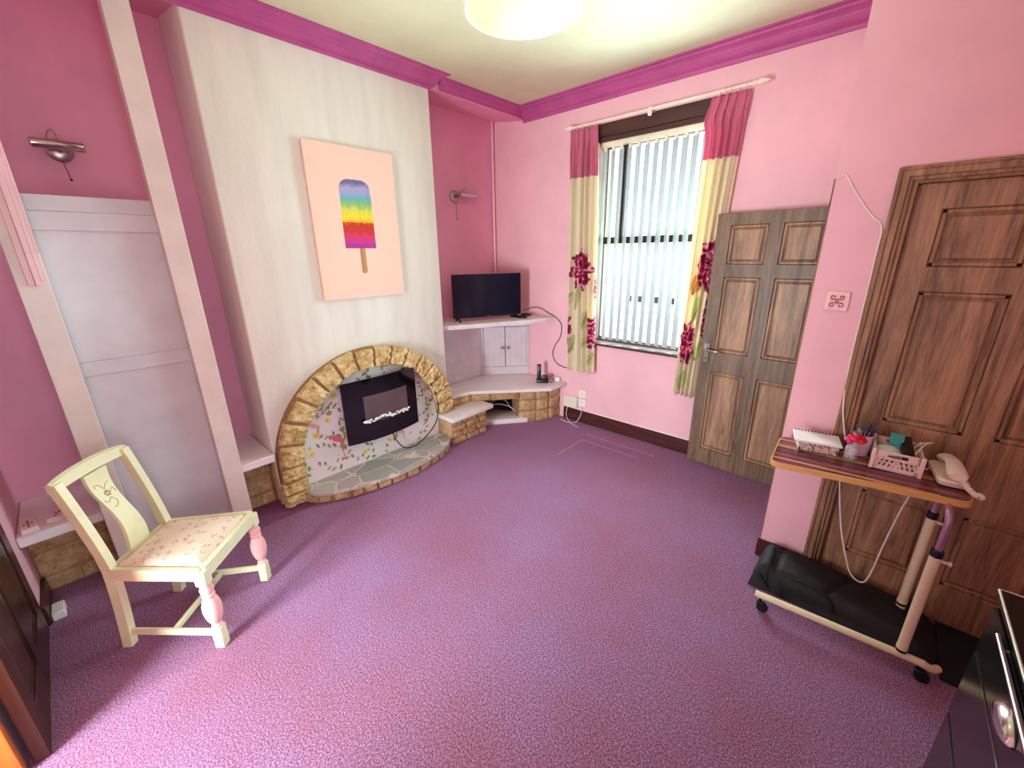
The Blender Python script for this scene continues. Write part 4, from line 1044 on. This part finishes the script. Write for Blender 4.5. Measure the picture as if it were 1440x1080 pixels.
m = MB(); m.tube([(-.17, 2.362, .052), (.333, 2.372, .052), (.40, 2.38, .050)], .0155, 14, sm=3); m.build('base_bar', M['cream'], tb)
px, py = .333, 2.054
for y, zt in ((py, .600), (2.372, .600)):
    m = MB(); m.tube([(px, y, .10 if y < 2.2 else .055), (px, y, zt)], .0180, 18); m.lathe([(.0195, .125), (.0195, .14)], (px, y, 0), 18)
    ptb = m.build('post', M['cream'], tb)
    m = MB(); m.lathe([(.0195, zt-.004), (.0195, zt+.022), (.015, zt+.026)], (px, y, 0), 18); m.build('collar', M['black'], ptb)
    m = MB(); m.lathe([(.019, .112), (.019, .124)], (px, y, 0), 18); m.build('foot_band', M['black'], ptb)
    m = MB(); m.lathe([(.006, 0), (.006, .018), (.010, .02), (.010, .028)], (0, 0, 0), 10, TR(px+.018, y, zt-.02) @ RY(PI/2)); m.build('adjusting_knob', M['ivory'], ptb)
m = MB(); m.tube([(px, py, .58), (px+.001, py, .70), (px, py+.008, .755), (px-.004, py+.05, .782), (px-.004, 2.2, .784), (px-.004, 2.322, .782), (px, 2.364, .755), (px, 2.372, .70), (px, 2.372, .58)], .0118, 14, sm=5)
m.build('inner_tube', M['mauve'], tb)
for (x, y) in ((-.178, 2.016), (.40, 2.062)):
    c_ = MB(); c_.tube([(x, y, .078), (x, y, .045)], .006, 8); c_.box(x-.012, x+.024, y-.014, y+.014, .034, .056, bev=.004); cs = c_.build('caster', M['black'], tb)
    w_ = MB(); w_.lathe([(.018, -.011), (.0245, -.008), (.0245, .008), (.018, .011)], (0, 0, 0), 18, TR(x+.014, y, .0255) @ RX(PI/2)); w_.build('wheel', M['rubber'], cs)

# things on the table
def rz_table(): return math.atan2(uvec.y, uvec.x)
rt = rz_table()
bxp = (-.118, 2.318); zt_ = on_top(*bxp)
m = MB(); m.box(-.079, .079, -.052, .052, 0, .045, bev=.003, T=TR(bxp[0], bxp[1], zt_+.0015) @ RZ(.22))
tag(m.build('patterned_box', M['card']), 'small flower-patterned box under the spiral notepad', 'box')
nb = thing('spiral_notepad', 'white spiral notepad lying on the patterned box', 'notepad', (bxp[0]-.006, bxp[1]+.004, zt_+.049), .20)
m = MB(); m.box(-.092, .092, -.068, .068, 0, .009, bev=.001); m.build('pages', M['paper'], nb, local=True)
m = MB()
for k in range(13):
    x = -.084+k*.014; m.tube([(x, .068+.009*math.cos(a), .005+.010*math.sin(a)) for a in [2*PI*j/10 for j in range(10)]], .0014, 5, True)
m.build('wire_spiral', M['wire'], nb, local=True)
gx, gy_ = .012, 2.285; gz_ = on_top(gx, gy_)+.002
gl_ = thing('flower_glass', 'small clear glass topped with glossy red and magenta petals', 'ornament', (gx, gy_, gz_))
m = MB(); m.lathe([(.022, 0), (.025, .004), (.0255, .05), (.021, .062), (.016, .068), (.016, .076), (.013, .076), (.013, .064), (.021, .05), (.021, .008), (.0, .008)], (0, 0, 0), 28, cap=False); m.build('glass_body', M['tglass'], gl_, local=True)
m = MB()
for k in range(7):
    a = 2*PI*k/7; m.ball((.022*math.cos(a)+.008, .022*math.sin(a), .098+.006*(k % 2)), .017, (1, 1, .7), 12, 8)
m.ball((.008, 0, .106), .016); m.build('petals', M['red'], gl_, local=True)
m = MB()
for (x, y, z, r) in ((-.022, -.012, .096, .014), (-.014, -.022, .086, .012), (-.026, .006, .088, .011)): m.ball((x, y, z), r, (1, 1, .8), 12, 8)
m.build('petals', M['magp'], gl_, local=True)
pxp, pyp = .040, 2.372; pz_ = on_top(pxp, pyp)+.002
pt = thing('pen_pot', 'pinkish white tapered pot holding the pens', 'pot', (pxp, pyp, pz_))
m = MB(); m.lathe([(.030, 0), (.038, .098), (.041, .10), (.038, .103), (.034, .098), (.027, .006), (0, .006)], (0, 0, 0), 28, cap=False); m.build('pot_body', M['potw'], pt, local=True)
plabs = ['grey capped pen leaning left in the pot', 'dark grey pen upright in the middle of the pot', 'pale blue pen tipped towards the front of the pot', 'navy pen leaning right in the pot', 'purple pen at the right edge of the pot', 'navy pen at the back of the pot']
for k, (dx, dy, tx, ty, L, mm_) in enumerate([(-.008, .0, -.024, .006, .14, 'pen3'), (.0, .006, -.004, .014, .145, 'pen3'), (-.006, -.006, -.018, -.012, .13, 'pen2'), (.008, -.002, .022, -.006, .138, 'pen1'), (.010, .004, .029, .008, .142, 'pen4'), (.004, .010, .012, .020, .15, 'pen1')]):
    m = MB(); b_ = Vector((pxp+dx, pyp+dy, pz_+.008)); e_ = Vector((pxp+dx+tx*.9, pyp+dy+ty*.9, pz_+L))
    m.tube([b_, b_.lerp(e_, .06), b_.lerp(e_, .94), e_], .004, 8, radii=[.0015, .0042, .0042, .003])
    m.tube([b_.lerp(e_, .72)+Vector((.004, -.004, 0)), b_.lerp(e_, .97)+Vector((.004, -.004, 0))], .0012, 5)
    tag(m.build('pen', M[mm_]), plabs[k], 'pen', 'pens in the pot')
# crate
ccx, ccy = .160, 2.335; cz_ = min(on_top(ccx-.08, ccy-.1), on_top(ccx+.08, ccy+.1))+.004
cr = thing('plastic_crate', 'pale pink slotted plastic crate with things heaped inside', 'crate', (ccx, ccy, cz_), .04)
m = MB(); cw, cdp, chh, th_ = .0775, .095, .088, .004
m.box(-cw, cw, -cdp, cdp, 0, .004)
def side(m, T, w, slots=True):
    # frame members of one crate wall in local x(width) z(height), thickness y
    m.box(-w, w, 0, th_, 0, .020, T=T); m.box(-w, w, 0, th_, .078, chh, T=T); m.box(-w, -w+.016, 0, th_, 0, chh, T=T); m.box(w-.016, w, 0, th_, 0, chh, T=T)
    m.box(-w, -w*.42, 0, th_, .060, .080, T=T); m.box(w*.42, w, 0, th_, .060, .080, T=T); m.box(-w, w, 0, th_, .052, .062, T=T); m.box(-.007, .007, 0, th_, .018, .056, T=T)
    m.box(-w, w, 0, th_*.999, .034, .039, T=T)
    n_s = 3
    for hs2 in (-1, 1):
        for k in range(n_s+1):
            xc = hs2*(.010+(w-.030)*k/n_s); sl = -hs2*.006
            m.prism([(xc-.0035-sl, .018), (xc+.0035-sl, .018), (xc+.0035+sl, .055), (xc-.0035+sl, .055)], 0, th_, 'xz', T=T)
side(m, TR(0, -cdp, 0), cw); side(m, TR(0, cdp-th_, 0), cw)
side(m, TR(-cw+th_, 0, 0) @ RZ(PI/2), cdp); side(m, TR(cw, 0, 0) @ RZ(PI/2), cdp)
for sx in (-1, 1):
    for sy in (-1, 1): m.box(sx*cw-.007, sx*cw+.007, sy*cdp-.007, sy*cdp+.007, 0, chh+.004, bev=.002)
m.build('crate_body', M['crate'], cr, local=True)
Tc0 = TR(ccx, ccy, cz_) @ RZ(.04)
m = MB(); m.ball((-.03, -.01, .06), .045, (1.0, 1.2, .5), 18, 10, T=Tc0); m.tube([(-.02, .03, .06), (.0, .055, .075)], .014, 12, T=Tc0)
pk_ = m.build('spray_bottle', M['bottle']); tag(pk_, 'pale green bottle lying in the pink crate', 'bottle')
m = MB(); m.box(-.024, .024, -.008, .008, -.035, .035, bev=.003, T=Tc0 @ TR(-.006, .03, .098) @ RX(-.5) @ RZ(.25)); tag(m.build('packet', M['teal']), 'teal and white packet sticking up from the pink crate', 'packet')
m = MB(); m.box(-.020, .020, -.085, .085, -.010, .010, bev=.006, seg=2, T=Tc0 @ TR(.032, .0, .078) @ RX(.36) @ RZ(.12)); m.box(-.014, .014, -.02, .03, .009, .013, bev=.002, T=Tc0 @ TR(.032, .0, .078) @ RX(.36) @ RZ(.12))
tag(m.build('handheld_device', M['black']), 'black handheld gadget propped in the pink crate', 'gadget')
m = MB(); m.tube([(.04, -.03, .03), (.062, .0, .075), (.085, .04, .105), (.105, .065, .11), (.11, .08, .105), (.085, .075, .10), (.062, .05, .088), (.045, .02, .06), (.055, -.03, .05), (.03, -.05, .035)], .0028, 8, sm=5, T=Tc0)
tag(m.build('charger_cable', M['wcable']), 'white cable looping out of the pink crate', 'cable')
# telephone
tx_, ty_ = .325, 2.315; tz_ = on_top(tx_, ty_)+.004
tp_ = thing('telephone', 'cream corded telephone at the right end of the striped table', 'telephone', (tx_, ty_, tz_), .12)
b2 = bmesh.new()
def loft(b2, secs):
    R_ = [[b2.verts.new(p) for p in s_] for s_ in secs]
    n = len(R_[0])
    for A_, C_ in zip(R_, R_[1:]):
        for k in range(n): b2.faces.new((A_[k], A_[(k+1) % n], C_[(k+1) % n], C_[k]))
    b2.faces.new(R_[0][::-1]); b2.faces.new(R_[-1]); bmesh.ops.recalc_face_normals(b2, faces=b2.faces[:])
def sec(x0, x1, y0, y1, z, r=.018): return [(x, y, z) for x, y in rrect(x0, x1, y0, y1, r, 5)]
loft(b2, [sec(-.042, .044, -.10, .10, 0), sec(-.045, .047, -.104, .104, .006), sec(-.045, .047, -.104, .104, .020), sec(-.040, .042, -.098, .098, .026)])
m = MB(); m.add(b2); m.build('telephone_base', M['ivory'], tp_, local=True)
hpts = []
m = MB(); b2 = bmesh.new(); secs = []
for k in range(15):
    u = k/14; y = -.105+.205*u; w_ = .026+.006*abs(math.sin(PI*(u-.5)))**2; zc2 = .048+.022*math.sin(PI*u)**1.3; hh = .010+.014*abs(2*u-1)**2.4
    if k in (0, 14): w_ *= .8; hh *= .7
    secs.append([(.004+w_*math.cos(a)*(1), y, zc2+hh*math.sin(a)) for a in [2*PI*j/16 for j in range(16)]])
loft(b2, secs); m.add(b2); m.build('handset', M['ivory'], tp_, local=True)
m = MB(); pts = []
P_ = [Vector((.012, -.098, .040)), Vector((.026, -.125, .026)), Vector((.040, -.148, .016)), Vector((.055, -.165, .010)), Vector((.066, -.160, .010)), Vector((.060, -.145, .011))]
path = []
for i in range(len(P_)-1):
    for k in range(40): path.append(P_[i].lerp(P_[i+1], k/40))
for i, p in enumerate(path):
    d_ = (path[min(i+1, len(path)-1)]-path[max(i-1, 0)]).normalized(); a_ = d_.orthogonal().normalized(); b_ = d_.cross(a_); th = i*.95
    pts.append(p+(a_*math.cos(th)+b_*math.sin(th))*.0085)
m.tube(pts, .0024, 6); m.build('coiled_cord', M['ivory'], tp_, local=True)
m = MB(); m.tube([(.282, 2.36, tz_+.01), (.262, 2.33, tz_+.006), (.250, 2.345, tz_+.006), (.255, 2.40, tz_+.005)], .0028, 6, sm=5)
tag(m.build('telephone_lead', M['wcable']), 'short pale lead on the table between the crate and the telephone', 'cable')
m = MB(); m.tube([(-.005, 2.425, .83), (-.004, 2.432, .70), (.006, 2.36, .62), (.05, 2.28, .45), (.092, 2.25, .33), (.12, 2.25, .258), (.152, 2.25, .226), (.18, 2.25, .236), (.193, 2.25, .31), (.204, 2.26, .45), (.224, 2.28, .63), (.25, 2.30, .775)], .0035, 8, sm=5)
tag(m.build('hanging_cable', M['wcable']), 'white cable hanging in a deep loop below the table', 'cable')

# black bag and mat under the table
def bagf(u, v):
    x = -.262+.74*u; y0, y1 = 2.165+.008*math.sin(5*u), 2.440+.024*min(1, u*3); y = y0+(y1-y0)*v
    e = min(u/.08, (1-u)/.25, v/.22, (1-v)/.14); e = max(0, min(1, e))
    z = .004+(.140-.05*u)*(1-(1-e)**2.4)+.012*vnoise(x*9, y*9, 2)*e-.02*math.exp(-((u-.14)/.012)**2)*e-.016*math.exp(-((u-.42-.15*v)/.02)**2)*e
    return (x, y, z)
bg = thing('black_bag', 'soft black bag lying on the floor under the table, against the skirting', 'bag', (.05, 2.27, 0))
MB().grid(bagf, 60, 30).build('bag_body', M['bag'], bg, sharp=70)
m = MB(); m.tube([(-.19, 2.178, .06), (-.19, 2.23, .142), (-.195, 2.30, .15), (-.20, 2.38, .142), (-.205, 2.43, .06)], .009, 8, sm=4); m.tube([(-.25, 2.21, .07), (-.225, 2.185, .085), (-.20, 2.172, .06), (-.17, 2.166, .03)], .006, 8, sm=4); m.tube([(-.08, 2.205, .12), (.0, 2.20, .128), (.07, 2.19, .105), (.1, 2.172, .05)], .007, 8, sm=4)
m.build('strap', M['rubber'], bg)
tag(B(.475, .735, 2.12, 2.498, .001, .012, bev=.003).build('door_mat', M['mat']), 'flat black mat on the floor in front of the dark door', 'mat')

# black cabinet bottom right
cb_ = thing('black_cabinet', 'glossy black cabinet with chrome bar and cup handle in the bottom right corner', 'cabinet', (.65, 1.0, 0))
m = MB(); m.box(.366, .97, .45, 1.445, .0, .872, bev=.012, seg=2); m.build('cabinet_body', M['cblack'], cb_)
m = MB(); m.box(.358, .975, .445, 1.452, .874, .898, bev=.004); m.build('cabinet_top', M['cblack'], cb_)
m = MB(); m.tube([(.358, .445, .897), (.358, 1.449, .897), (.40, 1.452, .897)], .0028, 6); m.build('painted_highlight', M['cedge'], cb_)  # pale strip standing in for the highlight on the worktop edge
for z0, z1 in ((.73, .868), (.50, .722), (.12, .492)):
    m = MB(); m.box(.352, .368, .47, 1.415, z0, z1, bev=.004); dr = m.build('drawer', M['cblack'], cb_)
    if z0 == .73:
        m = MB(); m.tube([(.347, .55, .866), (.347, 1.30, .866)], .0055, 10); m.tube([(.347, .62, .866), (.358, .62, .866)], .004, 8); m.tube([(.347, 1.25, .866), (.358, 1.25, .866)], .004, 8); m.build('bar_handle', M['nickel'], dr)
        b2 = bmesh.new()
        def cup(u, v):
            th = PI*u; ph_ = PI/2*v
            return Vector((.352-.022*math.sin(ph_)*math.sin(th)**.6, 1.095+.056*math.cos(th), .808+.034*math.sin(th)*math.cos(ph_)))
        m = MB().grid(lambda u, v: cup(u, v), 20, 10); o_ = m.build('cup_handle', M['chrome'], dr); md = o_.modifiers.new('thick', 'SOLIDIFY'); md.thickness = .002
for z in (.711, .776):
    pass
m = MB(); m.box(.3505, .353, .60, 1.40, .7245, .7275); m.box(.3505, .353, .60, 1.40, .494, .4965); m.build('chrome_line', M['chrome'], cb_)

# ------------------------------------------------------------------ light
wd = bpy.data.worlds.new('sky'); S.world = wd; wd.use_nodes = True
wt = wd.node_tree; bgn = wt.nodes['Background']
bgn.inputs['Color'].default_value = (.86, .97, 1.0, 1); bgn.inputs['Strength'].default_value = 1.0
def area(name, loc, rot, sx, sy, e, c, portal=False):
    l = bpy.data.lights.new(name, 'AREA'); l.shape = 'RECTANGLE'; l.size = sx; l.size_y = sy; l.energy = e; l.color = c
    o = bpy.data.objects.new(name, l); COL.objects.link(o); o.location = loc; o.rotation_euler = rot
    if portal: l.cycles.is_portal = True
    elif name.startswith('window_daylight'): l.spread = math.radians(138)
    return o
area('window_sky_portal', (-1.62, 3.70, 1.8), (-PI/2, 0, 0), 1.02, 1.85, 1, (1, 1, 1), True)
for k in range(6): area('window_daylight', (-1.62+.163*(k-2.5), 3.478, 1.74), (-PI/2, 0, math.radians(20)), .15, 1.68, 26/6, (.72, 1, 1))
area('side_fill_light', (1.75, .02, 1.45), (0, PI/2, 0), 1.5, .9, 16, (.74, 1, 1))  # added fill to brighten the chimney breast and left alcove
area('next_room_daylight', (-1.45, -1.5, .95), (PI/2, 0, 0), .7, 1.1, 60, (.82, 1, 1))
sun = bpy.data.lights.new('sun', 'SUN'); sun.energy = 5; sun.angle = .02; so = bpy.data.objects.new('sun', sun); COL.objects.link(so); so.rotation_euler = Vector((.3, .75, -.6)).to_track_quat('-Z', 'Y').to_euler()
lp = bpy.data.lights.new('pendant_bulb', 'POINT'); lp.energy = .9; lp.color = (.90, 1, .92); lp.shadow_soft_size = .04; lo = bpy.data.objects.new('pendant_bulb', lp); COL.objects.link(lo); lo.location = (lc[0], lc[1], 2.69)

# ------------------------------------------------------------------ camera
F, YAW, PITCH, ROLL, HC = 573.4188, -0.740830489, 0.312012045, -0.0131999498, 1.735
cy_, sy_, cp_, sp_ = math.cos(YAW), math.sin(YAW), math.cos(PITCH), math.sin(PITCH)
fw = Vector((sy_*cp_, cy_*cp_, -sp_)); r0 = Vector((cy_, -sy_, 0)); u0 = r0.cross(fw)
rr_ = math.cos(ROLL)*r0+math.sin(ROLL)*u0; uu_ = -math.sin(ROLL)*r0+math.cos(ROLL)*u0
cam = bpy.data.cameras.new('camera'); cam.sensor_fit = 'HORIZONTAL'; cam.sensor_width = 36; cam.lens = F/1440*36; cam.clip_start = .02
co_ = bpy.data.objects.new('camera', cam); COL.objects.link(co_)
mw_ = Matrix((rr_, uu_, -fw)).transposed().to_4x4(); mw_.translation = (0, 0, HC); co_.matrix_world = mw_
S.camera = co_
S.view_settings.view_transform = 'Standard'; S.view_settings.look = 'None'; S.view_settings.gamma = 1; S.view_settings.use_curve_mapping = False
S.view_settings.exposure = 1.45
S.cycles.use_denoising = True
S.cycles.max_bounces = 10; S.cycles.diffuse_bounces = 6; S.cycles.transparent_max_bounces = 16
S.cycles.sample_clamp_indirect = 8
S.cycles.caustics_reflective = False; S.cycles.caustics_refractive = False
